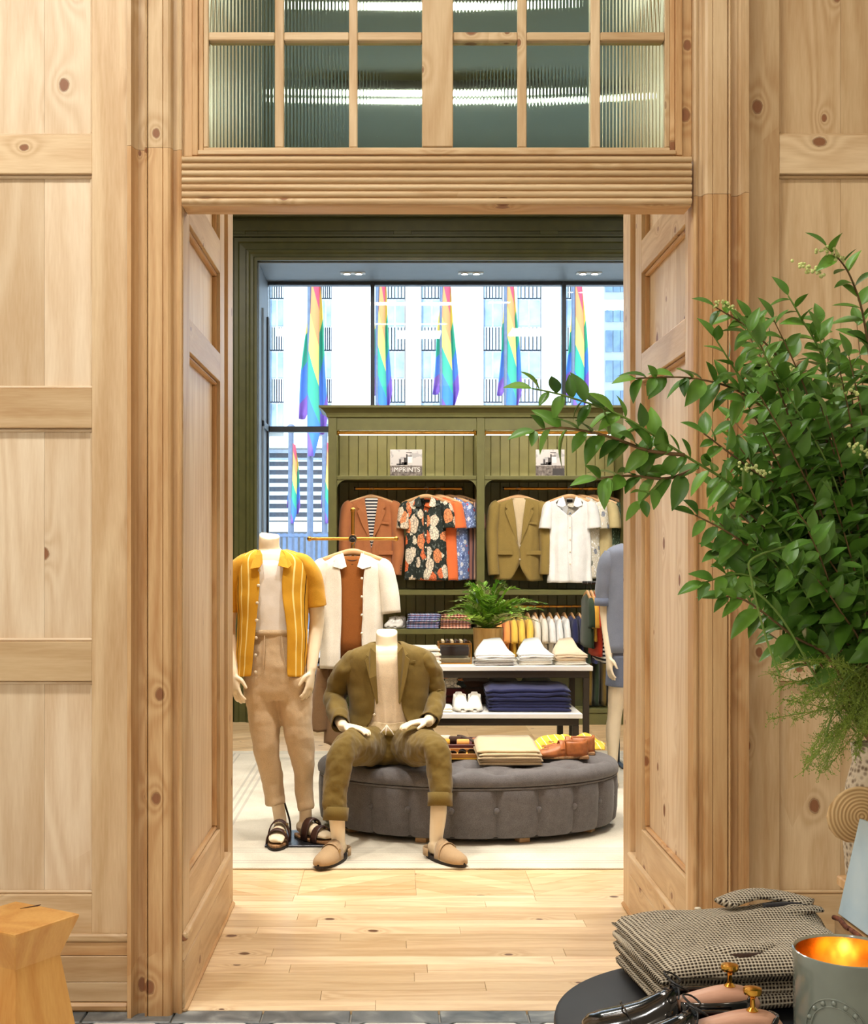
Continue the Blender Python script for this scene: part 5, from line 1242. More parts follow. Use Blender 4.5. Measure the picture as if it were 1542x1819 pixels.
# on the tall table
GT = 'folded white tops on the display table'
for (px, Y, w_, n_, mt, lbs) in ((876, 8.06, .255, 3, [F['grey'], F['white'], F['white']], ['grey folded top under two white ones, front row of the display table', 'white folded top in the middle of the front left pile', 'white folded top crowning the front left pile']),
                                 (947, 8.10, .215, 3, [F['cream'], F['white'], F['white']], ['cream folded top at the bottom of the middle pile', 'white folded top in the middle of the middle pile', 'white folded top crowning the middle pile']),
                                 (1010, 8.10, .20, 3, [F['cream'], F['oat'], F['oat']], ['cream folded top at the bottom of the right end pile', 'oatmeal folded top in the middle of the right end pile', 'oatmeal folded top crowning the right end pile'])):
    pile(n_, 'folded_shirt', lbs, 'folded shirt', (X_(px, Y), Y, T1Z+.001), w_, .28, .066, mt, GT, lift=.085, layers=2, wr=.014, taper=.45)
redlet = floral('red_print', lin(236, 228, 210), [lin(210, 60, 40), lin(236, 228, 210), lin(230, 110, 80)], 40, .3)
pile(4, 'folded_tee', ['bottom cream tee of the pile left of the clear box', 'second cream tee from the bottom, left of the clear box', 'printed cream and red tee in the pile left of the clear box', 'top cream tee of the pile left of the clear box'], 'folded tee', (X_(752, 8.15), 8.15, T1Z+.001), .22, .28, .105, [F['cream'], redlet, redlet, F['cream']], 'folded tees behind the seated mannequin', layers=1)
# clear box with brass edges
ac = NT('acrylic'); ac.t.nodes.remove(ac.b); tr = ac.n('ShaderNodeBsdfTransparent'); tr.inputs[0].default_value = (.94, .94, .90, 1); gs = ac.n('ShaderNodeBsdfGlossy'); gs.inputs['Roughness'].default_value = .05; fz = ac.n('ShaderNodeFresnel'); mx = ac.n('ShaderNodeMixShader')
ac.l(fz.outputs[0], mx.inputs[0]); ac.l(tr.outputs[0], mx.inputs[1]); ac.l(gs.outputs[0], mx.inputs[2]); ac.l(mx.outputs[0], ac.t.nodes['Material Output'].inputs[0])
x0, x1, y0, y1, z0, z1 = X_(780, 8.05), X_(837, 8.05), 8.05, 8.27, T1Z+.001, T1Z+.132
t = thing('glass_box', 'small clear display box with brass edges and a dark tray inside', 'display box', ((x0+x1)/2, (y0+y1)/2, z0))
for a in (x0, x1):
    for c in (y0, y1): MB().bb(a-.004, a+.004, c-.004, c+.004, z0, z1).build('edge', brass, t)
for z in (z0+.004, z1):
    for c in (y0, y1): MB().bb(x0+.0045, x1-.0045, c-.004, c+.004, z-.004, z+.004).build('edge', brass, t)
    for a in (x0, x1): MB().bb(a-.004, a+.004, y0+.0045, y1-.0045, z-.004, z+.004).build('edge', brass, t)
MB().bb(x0+.005, x1-.005, y0-.001, y0+.001, z0+.009, z1-.005).build('pane', ac.m, t); MB().bb(x0+.005, x1-.005, y0+.005, y1-.005, z1-.001, z1+.001).build('pane', ac.m, t)
MB().bb(x0+.012, x1-.012, y0+.05, y1-.03, z0+.05, z0+.11).build('tray', F['dkbrown'], t, bevel=.004); MB().bb(x0+.006, x1-.006, y0+.006, y1-.006, z0+.0085, z0+.035).build('lining', F['oat'], t, bevel=.004)
for q in range(6): MB().bb(x0+.02+q*.03, x0+.036+q*.03, y0+.02, y1-.02, z1+.0045, z1+.018).build('card', F['dkbrown'] if q % 2 else F['sand'], t)
# planter with fern
YP = 8.42; potx = X_(867, YP)
t = thing('planter', 'amber wooden planter holding the fern on the display table', 'planter', (potx, YP, T1Z+.001))
MB().lathe([(.088, T1Z+.001), (.094, T1Z+.01), (.102, T1Z+.20), (.104, T1Z+.215), (.094, T1Z+.215), (.09, T1Z+.19)], (potx, YP, 0), 28).build('bowl', wood('planter_wood', lin(226, 186, 116), lin(190, 144, 76), 'Z', 1.5, 0, .45), t, smooth=True)
MB().lathe([(.093, T1Z+.185), (.093, T1Z+.195)], (potx, YP, 0), 24).build('soil', plain('soil', lin(60, 42, 28), .9), t)
def leafmat(name, a, b, trans=.25):
    t = NT(name); v = t.coord('Object', rnd=7); oi = t.n('ShaderNodeObjectInfo')
    f = t.math('ADD', t.math('MULTIPLY', t.noise(v, 18, 3), .5), t.math('MULTIPLY', oi.outputs['Random'], .5))
    t.set(t.ramp(f, [(.15, a), (.8, b)]), .38, 0, .4)
    t.b.inputs['Subsurface Weight'].default_value = 0
    return t.m
fern_m = leafmat('fern_green', lin(70, 132, 40), lin(168, 208, 80)); fern_s = leafmat('fern_sage', lin(110, 130, 70), lin(190, 196, 120))
frn = random.Random(5)
t = thing('potted_fern', 'feathery green fern arrangement spilling from the amber planter', 'plant', (potx, YP, T1Z+.2))
for k in range(62):
    a = frn.uniform(0, 2*pi); reach = frn.uniform(.10, .42); up = frn.uniform(.14, .40)*(1.12-reach*1.0)
    P = []
    for q in range(9):
        u = q/8; P.append(Vector((potx+cos(a)*reach*u**1.1, YP+sin(a)*reach*.75*u**1.1, T1Z+.20+up*1.6*u-up*.75*u**2.4-.10*reach*u**3)))
    m = MB(); m.tube([tuple(p)+(.0022*(1-.7*i/8),) for i, p in enumerate(P)], 5, 1)
    for q in range(1, 9):
        d = (P[q]-P[q-1]).normalized(); sd = d.cross(Vector((0, 0, 1))).normalized(); L = .075*(1-.55*abs(q/8-.45))
        for s_ in (-1, 1):
            for h in (0, .5):
                p = P[q-1].lerp(P[q], h); tip = p+(sd*s_*.8+d*.75+Vector((0, 0, frn.uniform(-.2, .35)))).normalized()*L*frn.uniform(.7, 1.1)
                w_ = (tip-p).cross(Vector((frn.uniform(-.4, .4), .3, 1))).normalized()*L*.17; md = p.lerp(tip, .5)
                n0 = len(m.v); m.v += [p, md+w_, tip, md-w_]; m._q([n0, n0+1, n0+2, n0+3])
    m.build('frond', fern_m if k % 5 else fern_s, t)
# low table: navy jeans, shoes, dark piles behind
pile(3, 'folded_jeans', ['bottom navy jeans of the pile on the low table', 'middle navy jeans of the pile on the low table', 'top navy jeans of the pile on the low table'], 'jeans', (X_(936, 7.88), 7.88, T2Z+.001), .53, .30, .135, [F['navy']], 'navy jeans on the low table', layers=2, lift=.02, wr=.012)
for k, x in enumerate((818, 843)):
    t = thing('white_sneaker', ['white sneaker nearer the seated mannequin on the low table', 'white sneaker next to the navy jeans on the low table'][k], 'shoe', (X_(x, 7.85), 7.85, T2Z+.001), .05-.1*k, 'pair of white sneakers'); shoe_lace_up(t, .26, whl, grl, laces=2)
o = folded('folded_cloth', 'small cream cloth beside the sneakers on the low table', 'cloth', (X_(785, 7.8), 7.8, T2Z+.001), .12, .16, .03, F['cream'], 0, None, 3)
for px, mt, lb_ in ((800, F['maroon'], 'maroon'), (845, F['dkbrown'], 'dark brown'), (895, F['black'], 'black'), (955, F['darkgreen'], 'dark green')):
    for i, pos in enumerate(('bottom', 'middle', 'top')):
        folded('folded_sweater', '%s %s sweater of the row of dark piles under the table' % (pos, lb_), 'sweater', (X_(px, 8.25), 8.25, T2Z+.001+i*.05), .20, .26, .049, mt if i < 2 or px != 800 else fl_black, 0, 'dark folded sweaters under the display table', i+2, 1, 0, .006)
# sneakers on the cabinet shelf
for k, x in enumerate((697, 709)):
    t = thing('shelf_sneaker', ['white sneaker at the left on the cabinet shelf', 'white sneaker at the right on the cabinet shelf'][k], 'shoe', (X_(x, YC+.2), YC+.2, cz(1118)+.001), -.3, 'white sneakers on the shelf'); shoe_lace_up(t, .25, whl, grl, laces=2)
# lower right bay: rail with a row of tops, trousers below
zr2 = rail(880, 1090, 1077, 'brass hanging rail in the lower right cabinet bay')
def side_top(px, dy, mat, label, z, L, group, i):
    Y = YR+dy; t = thing('hanging_shirt', label, 'shirt', (X_(px, Y), Y, z), 0, group)
    m = MB(); m.rings([(0, 0, -.075, .010, .05, 2, 0), (0, 0, -.10, .022, .15, 2, 0), (0, 0, -.125, .030, .205, 2, 0), (0, 0, -.2, .032, .215, 2, 0), (0, 0, -.45, .036, .22, 2, 0), (0, 0, -L, .038, .225, 2, 0)], 26, 3, caps=True)
    m.wrinkle(.012, (14, 7, 4), i).build('body', mat, t, w=False, smooth='all')
    m = MB().tube([(-.002, -.17, -.12, .02, .035), (-.004, -.235, -.18, .026, .05), (-.004, -.26, -.30, .028, .05)], 12, 4, caps=False); m.wrinkle(.006, (12, 9, 9), i).build('sleeve', mat, t, w=False, smooth='all', solid=.003)
hs = [(884, 'orange', F['apricot']), (897, 'orange', F['apricot']), (910, 'yellow', F['yellow']), (923, 'yellow', F['yellow']), (937, 'yellow', F['yellow']), (950, 'cream', F['cream']), (963, 'cream', F['cream']), (976, 'white', F['white']), (989, 'white', F['white']), (1002, 'white', F['white']), (1015, 'navy', F['navy']), (1028, 'navy', F['navy']), (1040, 'green', F['darkgreen']), (1052, 'navy', F['navy'])]
ordn = {'orange': ['first', 'second'], 'yellow': ['leftmost', 'middle', 'rightmost'], 'cream': ['first', 'second'], 'white': ['leftmost', 'middle', 'rightmost'], 'navy': ['first', 'second', 'last'], 'green': ['only']}
cnt = {}
for i, (px, cn, mt) in enumerate(hs):
    cnt[cn] = cnt.get(cn, 0)+1; cno = ordn[cn][cnt[cn]-1]+' '+('dark green' if cn == 'green' else cn)
    Y = YR; hanger((X_(px, Y), Y, zr2-.006), pi/2+.06, 'wooden hanger of the %s top in the lower right cabinet bay' % cno, 'wooden hangers in the lower right bay')
    side_top(px, 0, mt, '%s top in the edge on row of the lower right cabinet bay' % cno, zr2-.006, .48, 'row of tops in the lower right bay', i)
# round rail stand with colourful tops by the denim mannequin
YQ = 8.75; zq = Z_(1035, YQ)
t = thing('garment_rack', 'slim black clothes rack behind the denim mannequin', 'rack', (X_(1075, YQ), YQ, .0105))
MB().tube([(X_(1035, YQ), YQ, zq, .011), (X_(1150, YQ), YQ, zq, .011)], 10, 1).build('bar', black_m, t, smooth=True)
for x in (1098, 1149): MB().tube([(X_(x, YQ), YQ, .0222, .012), (X_(x, YQ), YQ, zq, .012)], 10, 1).build('post', black_m, t, smooth=True)
for x in (1098, 1149): MB().bb(X_(x, YQ)-.02, X_(x, YQ)+.02, YQ-.25, YQ+.25, .0105, .022).build('foot', black_m, t, bevel=.003)
for i, (px, mt, lb_, L) in enumerate(((1043, F['darkgreen'], 'dark green top at the left end of the slim rack', .44), (1050, F['gold'], 'golden yellow top on the slim rack by the denim mannequin', .40), (1058, F['red'], 'red orange top on the slim rack by the denim mannequin', .50), (1066, st_bw, 'black and white striped top on the slim rack', .54))):
    p = (X_(px, YQ), YQ, zq-.006); hanger(p, pi/2, ['wooden hanger at the left end of the slim rack', 'wooden hanger of the golden top on the slim rack', 'wooden hanger of the red top on the slim rack', 'wooden hanger of the striped top on the slim rack'][i], 'wooden hangers on the slim rack')
    t = thing('hanging_shirt', lb_, 'shirt', p, 0, 'tops on the slim rack'); m = MB(); m.rings([(0, 0, -.075, .010, .05, 2, 0), (0, 0, -.10, .02, .14, 2, 0), (0, 0, -.14, .026, .20, 2, 0), (.0, 0, -.3, .03, .21, 2, 0), (.0, 0, -L, .034, .215, 2, 0)], 26, 4, caps=True); m.wrinkle(.014, (14, 7, 6), i+30).build('body', mt, t, w=False, smooth='all')
    m = MB().tube([(-.002, -.17, -.12, .02, .035), (-.004, -.23, -.18, .026, .05), (-.004, -.25, -.30, .028, .05)], 12, 4, caps=False); m.build('sleeve', mt, t, w=False, smooth='all', solid=.003)
# trousers hanging at the bottom of the right bay
for i, px in enumerate((1045, 1058, 1071, 1084, 1097)):
    t = thing('hanging_trousers', '%s dark trousers from the left at the bottom of the right cabinet bay' % ('first', 'second', 'third', 'fourth', 'fifth')[i], 'trousers', (X_(px, YR), YR, .16), 0, 'trousers in the right bay')
    m = MB(); m.rings([(0, 0, 0, .028, .11, 2, 0), (0, 0, .25, .030, .12, 2, 0), (0, 0, .50, .026, .12, 2, 0)], 22, 4, caps=True); m.wrinkle(.010, (14, 8, 5), i).build('body', F['darkgreen'] if i % 2 else F['suit'], t, w=False, smooth='all')
    MB().bb(-.012, .012, -.11, .11, .50, .53).build('hanger_bar', hangw, t, w=False, bevel=.003)
# ================================================================== foreground: block stool
stw = wood('stool_wood', lin(222, 172, 98), lin(196, 134, 62), 'Z', .8, .15, .5, hue=.02)
A, B, D = Vector((-1.040, 3.40, 0)), Vector((-.911, 3.60, 0)), Vector((-1.137, 3.73, 0)); E = A+(D-B); ctr = (A+D+B+E)/4
t = thing('block_stool', 'carved solid wood block stool with waisted sides, bottom left', 'stool', (ctr.x, ctr.y, 0))
MB().grid([[ctr+(p-ctr)*s_+Vector((0, 0, z)) for p in (A, B, D, E)] for s_, z in ((1.08, 0), (.70, .335), (1.0, .445), (.985, .45))], True, True).build('body', stw, t, bevel=.003)
MB().prism([(-1.10, 3.648, .4495), (-1.055, 3.672, .4495), (-1.05, 3.690, .4495), (-1.078, 3.668, .4495)], (0, 0, .0016)).build('crack', plain('crack_dark', lin(70, 38, 16), .9), t)
# ================================================================== round black table
TX, TY, TR, TZ = X_(1338, 2.234), 2.234, .357, .65
blk = plain('black_lacquer', lin(20, 23, 28), .5, vary=.08, spec=.3)
t = thing('round_table', 'round black table with shoes and knitwear, bottom right', 'table', (TX, TY, 0))
MB().lathe([(TR-.012, TZ-.028), (TR-.002, TZ-.022), (TR, TZ-.012), (TR-.002, TZ-.003), (TR-.008, TZ), (.02, TZ)], (TX, TY, 0), 96).build('top', blk, t, smooth=True)
MB().lathe([(.03, .03), (.028, .3), (.03, TZ-.04), (.10, TZ-.029)], (TX, TY, 0), 24).build('pedestal', blk, t, smooth=True)
MB().lathe([(.20, 0), (.20, .012), (.03, .03)], (TX, TY, 0), 40).build('base', blk, t, smooth=True)
# --- knitted polos
kn = NT('open_knit'); v_ = kn.coord('Object', (1, 1, 1)); sp = kn.n('ShaderNodeSeparateXYZ'); kn.l(v_, sp.inputs[0])
su = kn.math('SINE', kn.math('MULTIPLY', sp.outputs[0], 900)); row_ = kn.math('MULTIPLY', kn.math('ADD', sp.outputs[1], kn.math('MULTIPLY', sp.outputs[2], 1.0)), 700)
sv = kn.math('SINE', row_); hol = kn.math('MULTIPLY', kn.math('ADD', su, 1.0), kn.math('ADD', sv, 1.0))
nz = kn.noise(v_, 40, 3); hh_ = kn.math('ADD', hol, kn.math('MULTIPLY', nz, 1.1))
kn.set(kn.ramp(kn.math('MULTIPLY', hh_, .22), [(.20, lin(214, 202, 180)), (.55, lin(172, 156, 134)), (.80, lin(52, 42, 36))]), .9, 0, .15); kn.bump(kn.math('MULTIPLY', hol, -1), .8, .004)
SX, SY, SRZ = .668, 2.425, .13
GK = 'grey knitted polos on the black table'
z = TZ+.001
for i, lb_ in enumerate(('lowest folded grey knitted polo on the black table', 'second folded grey knitted polo from the bottom', 'third folded grey knitted polo, under the open collar')):
    folded('knitted_polo', lb_, 'sweater', (SX-.004*i, SY+.004*i, z), .385, .30, .026, kn.m, SRZ, GK, i+1, 1, 0, .007); z += .0262
tk = thing('knitted_polo', 'topmost grey knitted polo with collar and dark lining, on the black table', 'sweater', (SX, SY, z), SRZ, GK)
m = MB(); rows = []
for i in range(25):
    u = i/24; row = []
    for j in range(21):
        v = j/20; x = -.195+.40*u; y = -.16+.33*v
        e = min(u, 1-u, v, 1-v); zz = .028*min(1, e*9)**.5
        zz += .016*math.exp(-((v-.45-.25*u)/.10)**2)*(u > .25)*min(1, (u-.25)*4)+.018*u*v+.006*mnoise.noise(Vector((u*5, v*5, 2)))
        y += -.02*math.sin(u*pi)*(v < .5)
        row.append((x, y, max(.001, zz)))
    rows.append(row)
m.grid(rows); m.build('body', kn.m, tk, w=False, smooth='all', solid=.004)
MB().tube([(.02, .10, .055, .028, .008), (.09, .13, .062, .03, .009), (.15, .125, .058, .03, .009), (.205, .09, .050, .024, .008)], 12, 4, up=(0, 0, 1)).build('collar', kn.m, tk, w=False, smooth='all')
MB().tube([(.12, .05, .046, .018, .007), (.17, .05, .050, .018, .007), (.205, .06, .047, .014, .006)], 10, 4, up=(0, 0, 1)).build('collar', kn.m, tk, w=False, smooth='all')
MB().tube([(.10, .088, .050, .010, .004), (.16, .085, .052, .010, .004), (.205, .075, .046, .008, .004)], 8, 3, up=(0, 0, 1)).build('neck_lining', F['black'], tk, w=False, smooth=True)
MB().tube([(-.10, -.10, .026, .012, .010), (-.06, -.125, .030, .022, .014), (-.01, -.12, .030, .020, .013), (.03, -.10, .030, .012, .008)], 12, 4, up=(0, 0, 1)).build('cuff', kn.m, tk, w=False, smooth='all')
MB().tube([(-.095, -.128, .022, .005, .006), (-.05, -.147, .026, .007, .009), (.0, -.140, .026, .004, .006)], 10, 4, up=(0, 0, 1)).build('cuff_lining', F['dkbrown'], tk, w=False, smooth='all')
for x, y in ((-.11, .143), (-.02, .141), (.045, .143)): MB().ball((x, y, .029+(x+.11)*.05), .006, 10, sz=(1.3, 1, .5)).build('button', pearl, tk, w=False, smooth=True)
# --- black oxfords with shoe trees
blkl = plain('black_patent', lin(14, 14, 16), .14, vary=.1, coat=.6); cedar = wood('cedar', lin(214, 168, 140), lin(182, 130, 102), 'Y', 1.4, .1, .45); gold = plain('polished_brass', lin(226, 172, 74), .16, 1); redl = plain('shoe_lining', lin(128, 44, 30), .6)
for k, (cx_, cy_, rz) in enumerate(((.478, 2.145, -pi/2+.02), (.484, 2.035, -pi/2-.03))):
    t = thing('oxford_shoe', ['black patent oxford nearer the knitted polos', 'black patent oxford nearer the front edge of the table'][k], 'shoe', (cx_, cy_, TZ+.001), rz, 'pair of black oxfords')
    shoe_lace_up(t, .305, blkl, black_p, laces=1, wd=.050, hgt=.064, col=.088)
    MB().tube([(.047*cos(q*pi/8), -.085+.004*abs(q-4), .056*sin(q*pi/8)**.6+.012, .0016) for q in range(9)], 6, 2).build('toe_cap_seam', blkl, t, w=False, smooth=True)
    MB().lathe([(.030, .040), (.034, .060), (.030, .074)], (0, .075, 0), 20).build('lining', redl, t, w=False, smooth=True)
    for s_ in (-1, 1): MB().tube([(0, .012, .100, .0018), (s_*.018, -.005, .114, .0018), (s_*.036, .012, .108, .0018), (s_*.026, .026, .098, .0018), (0, .012, .101, .0018)], 6, 4).build('lace_bow', black_p, t, w=False, smooth=True)
    st_ = MB().tube([(0, .010, .066, .016, .010), (0, .05, .072, .022, .015), (0, .095, .078, .025, .019), (0, .125, .070, .022, .026), (0, .138, .055, .016, .024)], 16, 4, up=(0, 0, 1), p=2.6).build('shoe_tree', cedar, t, w=False, smooth='all')
    MB().lathe([(.008, .094), (.010, .098), (.0045, .103), (.004, .116), (.006, .121), (.0145, .125), (.0155, .129), (.0145, .134), (.006, .136)], (0, .105, 0), 20).build('knob', gold, st_, w=False, smooth=True)
# --- candle
CXx, CYy, CR, CZ1 = X_(1507, 2.0), 2.0, .0855, TZ+.208
glaze = plain('celadon_glaze', lin(124, 132, 122), .18, vary=.06, coat=.5)
t = thing('candle_jar', 'large grey green candle jar with gold inside, on the black table', 'candle', (CXx, CYy, TZ+.001))
MB().lathe([(.074, TZ+.001), (.081, TZ+.012), (.084, TZ+.06), (.0855, CZ1-.02), (.0875, CZ1-.006), (.087, CZ1-.001), (.0845, CZ1), (.082, CZ1-.004), (.0795, CZ1-.03), (.079, CZ1-.075)], (CXx, CYy, 0), 64, caps=False).build('jar', [glaze], t, smooth=True)
MB().lathe([(.0815, CZ1-.004), (.079, CZ1-.03), (.0785, CZ1-.074)], (CXx, CYy, 0), 64, caps=False).build('gold_lining', plain('gold_leaf', lin(224, 168, 84), .24, 1, .12, 30), t, smooth=True)
MB().lathe([(.0783, CZ1-.074), (.0783, CZ1-.066), (.03, CZ1-.067)], (CXx, CYy, 0), 48).build('wax', plain('wax', lin(240, 214, 160), .35, vary=.02), t, smooth=True)
for k in range(3):
    a = -pi/2+(k-1)*.75; MB().cyl((CXx+.045*cos(a), CYy+.045*sin(a), CZ1-.067), (CXx+.045*cos(a), CYy+.045*sin(a), CZ1-.060), .0012, 6).build('wick', black_p, t)
em_fl = emit('flame', (1, .62, .22, 1), 10)
for k in range(3):
    a = -pi/2+(k-1)*.75; px0, py0 = CXx+.045*cos(a), CYy+.045*sin(a)
    MB().lathe([(.0006, CZ1-.062), (.0035, CZ1-.056), (.0028, CZ1-.048), (.0004, CZ1-.040)], (px0, py0, 0), 10).build('flame', em_fl, t, smooth=True)
lamp('candle_light', 'POINT', (CXx, CYy-.03, CZ1-.035),   .045, (1, .76, .46), shadow_soft_size=.012)
def onjar(a, z, off=.0006):                            # point on the jar wall
    r = .0848+off; return (CXx+r*sin(a), CYy-r*cos(a), z)
for q in range(2):
    rr = .050-q*.010
    MB().tube([onjar(-.60+rr/.085*cos(2*pi*k/40), TZ+.095+rr*1.15*sin(2*pi*k/40))+(.0014,) for k in range(41)], 6, 1).build('embossed_ring', glaze, t, smooth=True)
for k in range(16):
    a = 2*pi*k/16; p = onjar(-.60+.045/.085*cos(a), TZ+.095+.045*1.15*sin(a)); MB().ball(p, .0042, 8).build('embossed_leaf', glaze, t, smooth=True)
# --- plinth, book, vase and straw piece
t = thing('wooden_plinth', 'wooden plinth beside the round table, just outside the right edge', 'plinth', (1.25, 2.66, 0))
MB().bb(1.015, 1.45, 2.46, 2.80, .03, .745).build('body', pine_o['Z'], t, bevel=.004); MB().bb(1.005, 1.46, 2.45, 2.81, .7455, .768).build('top_board', pine_o['X'], t, bevel=.003); MB().bb(1.03, 1.43, 2.48, 2.78, 0, .0295).build('plinth_foot', black_m, t)
t = thing('wood_block', 'chunky wooden block with bark edge carrying the blue board', 'block', (.93, 2.40, TZ+.001))
MB().prism([(.893, 2.29, TZ+.001), (.99, 2.29, TZ+.001), (.99, 2.51, TZ+.001), (.893, 2.51, TZ+.001)], (0, 0, .112)).build('body', pine_o['Y'], t, bevel=.003)
MB().tube([(.894+.002*sin(q*2.3), 2.295+q*.0215, TZ+.112+.002*sin(q*1.7), .005) for q in range(11)], 8, 3).build('bark_edge', plain('bark', lin(110, 60, 38), .9, vary=.3, sc=60, bump=.5), t, smooth=True)
bl = Vector((.899, 2.505, TZ+.119)); ex_ = Vector((.008, -.215, 0)); ey_ = Vector((.048, .012, .19)); nn = ex_.cross(ey_).normalized()
canvas = NT('pale_blue_canvas'); v_ = canvas.coord('Object'); canvas.set(canvas.ramp(canvas.noise(v_, 4, 5, .6), [(.3, lin(150, 184, 206)), (.5, lin(184, 204, 214)), (.7, lin(214, 220, 218))]), .7)
t = thing('art_board', 'pale blue board leaning behind the candle at the right edge', 'picture', (bl.x, bl.y-.1, bl.z))
if nn.x > 0: nn = -nn
MB().prism([bl, bl+ex_, bl+ex_+ey_, bl+ey_], nn*-.012).build('board', canvas.m, t, bevel=.001)
MB().tube([tuple(bl+ex_*.8+ey_*.5-nn*.016)+(.003,), tuple(bl+ex_*.8+Vector((.075, 0, .003)))+(.003,)], 6, 1).build('easel_leg', black_m, t)
VXp, VYp, VZ0 = X_(1562, 2.72), 2.72, .7685
wov = NT('woven_vase'); v_ = wov.coord('Object'); wov.set(wov.ramp(wov.voro(v_, 90), [(.2, lin(120, 100, 80)), (.6, lin(205, 190, 165))]), .8); wov.bump(wov.voro(v_, 90), .6, .004)
t = thing('woven_vase', 'woven vase at the right edge holding the leafy branches', 'vase', (VXp, VYp, VZ0))
MB().lathe([(.055, VZ0), (.070, VZ0+.02), (.078, VZ0+.12), (.070, VZ0+.22), (.056, VZ0+.27), (.060, VZ0+.31), (.054, VZ0+.31), (.050, VZ0+.27)], (VXp, VYp, 0), 32).build('vessel', wov.m, t, smooth=True)
for zz in (.125, .150): MB().tube([(VXp+.079*cos(2*pi*k/24), VYp+.079*sin(2*pi*k/24), VZ0+zz, .006) for k in range(25)], 6, 1).build('braided_band', plain('band_grey', lin(110, 100, 96), .8), t, smooth=True)
straw = NT('straw'); v_ = straw.coord('Object'); sp = straw.n('ShaderNodeSeparateXYZ'); straw.l(v_, sp.inputs[0]); rr_ = straw.math('SINE', straw.math('MULTIPLY', straw.math('POWER', straw.math('ADD', straw.math('MULTIPLY', sp.outputs[0], sp.outputs[0]), straw.math('MULTIPLY', sp.outputs[2], sp.outputs[2])), .5), 900))
straw.set(straw.ramp(straw.math('MULTIPLY_ADD', rr_, .3, .5), [(.2, lin(176, 138, 88)), (.8, lin(222, 188, 136))]), .8); straw.bump(rr_, .5, .002)
hc = W(1524, 1447, 2.622)
m = MB(); m.ball((0, 0, 0), .068, 40, sz=(1, .35, .86)); m.xf(Matrix.Rotation(-.45, 4, 'Y'))
o = m.build('straw_pouch', straw.m, None, w=False, smooth='all'); o.location = hc; tag(o, 'round coiled straw pouch hanging on the vase above the blue board', 'pouch')
# ================================================================== leafy arrangement
lf = leafmat('leaf_green', lin(44, 86, 26), lin(112, 160, 56)); stem_m = plain('twig', lin(120, 92, 58), .7, vary=.15); stem_g = plain('green_stem', lin(110, 140, 60), .6, vary=.1)
def leaf_mesh(L=.062, wd=.0145, arch=.18, fold=.35):
    m = MB(); rows = []
    for i in range(8):
        u = i/7; w_ = wd*(sin(pi*min(1, u**.82))**.9)*(1 if u < .98 else 0)+.0003
        c = Vector((0, L*u, -L*arch*u*u)); rows.append([c+Vector((-w_, 0, w_*fold)), c+Vector((-w_*.5, 0, w_*fold*.42)), c, c+Vector((w_*.5, 0, w_*fold*.42)), c+Vector((w_, 0, w_*fold))])
    m.grid(rows); return m
LV = []
for k, (L, wd, ar, fo) in enumerate(((.064, .0155, .20, .30), (.072, .0170, .30, .40), (.056, .0150, .10, .25), (.066, .0180, .42, .3))):
    o = leaf_mesh(L, wd, ar, fo).build('leaf', lf, None, w=False, smooth='all'); LV.append(o.data); bpy.data.objects.remove(o)
rp = random.Random(11)
root = Vector((VXp, VYp, VZ0+.30))
tP = thing('leafy_arrangement', 'tall arrangement of glossy green leafy branches at the right edge', 'plant', tuple(root))
K = 2.72
mainb = [  # pixel paths with depth
    ([(1562, 1345, 2.72), (1500, 1120, 2.66), (1400, 950, 2.58), (1310, 868, 2.5), (1215, 808, 2.42), (1110, 742, 2.36), (1010, 705, 2.32), (945, 690, 2.30)], .42, 1.0),
    ([(1215, 808, 2.42), (1150, 800, 2.38), (1080, 775, 2.35), (1000, 760, 2.33), (950, 765, 2.32)], .05, 1.0),
    ([(1240, 830, 2.44), (1185, 850, 2.42), (1120, 845, 2.40), (1060, 850, 2.38)], .1, 1.0),
    ([(1180, 850, 2.42), (1160, 870, 2.40), (1140, 890, 2.40)], .3, .9),
    ([(1555, 1330, 2.74), (1480, 1000, 2.70), (1400, 780, 2.66), (1320, 700, 2.60), (1230, 672, 2.55), (1130, 672, 2.50)], .40, 1.0),
    ([(1555, 1330, 2.74), (1500, 950, 2.72), (1420, 700, 2.70), (1350, 600, 2.66), (1270, 545, 2.62)], .42, 1.0),
    ([(1560, 1330, 2.74), (1520, 900, 2.70), (1470, 660, 2.68), (1420, 560, 2.66), (1400, 525, 2.66)], .45, 1.0),
    ([(1565, 1330, 2.74), (1560, 850, 2.70), (1540, 600, 2.66), (1510, 490, 2.62), (1470, 440, 2.60)], .40, 1.05),
    ([(1555, 1340, 2.72), (1470, 1120, 2.62), (1380, 1010, 2.54), (1300, 950, 2.48), (1235, 915, 2.44)], .40, 1.0),
    ([(1555, 1340, 2.72), (1470, 1160, 2.60), (1390, 1060, 2.52), (1320, 1020, 2.48), (1250, 1035, 2.46)], .45, 1.05),
    ([(1555, 1340, 2.70), (1480, 1180, 2.58), (1410, 1130, 2.50), (1330, 1070, 2.46), (1290, 1060, 2.46)], .45, 1.05),
    ([(1500, 1000, 2.66), (1400, 880, 2.58), (1330, 830, 2.54), (1250, 770, 2.5)], .3, 1.0),
    ([(1480, 900, 2.66), (1400, 760, 2.62), (1330, 690, 2.58), (1270, 600, 2.56)], .3, 1.0)]
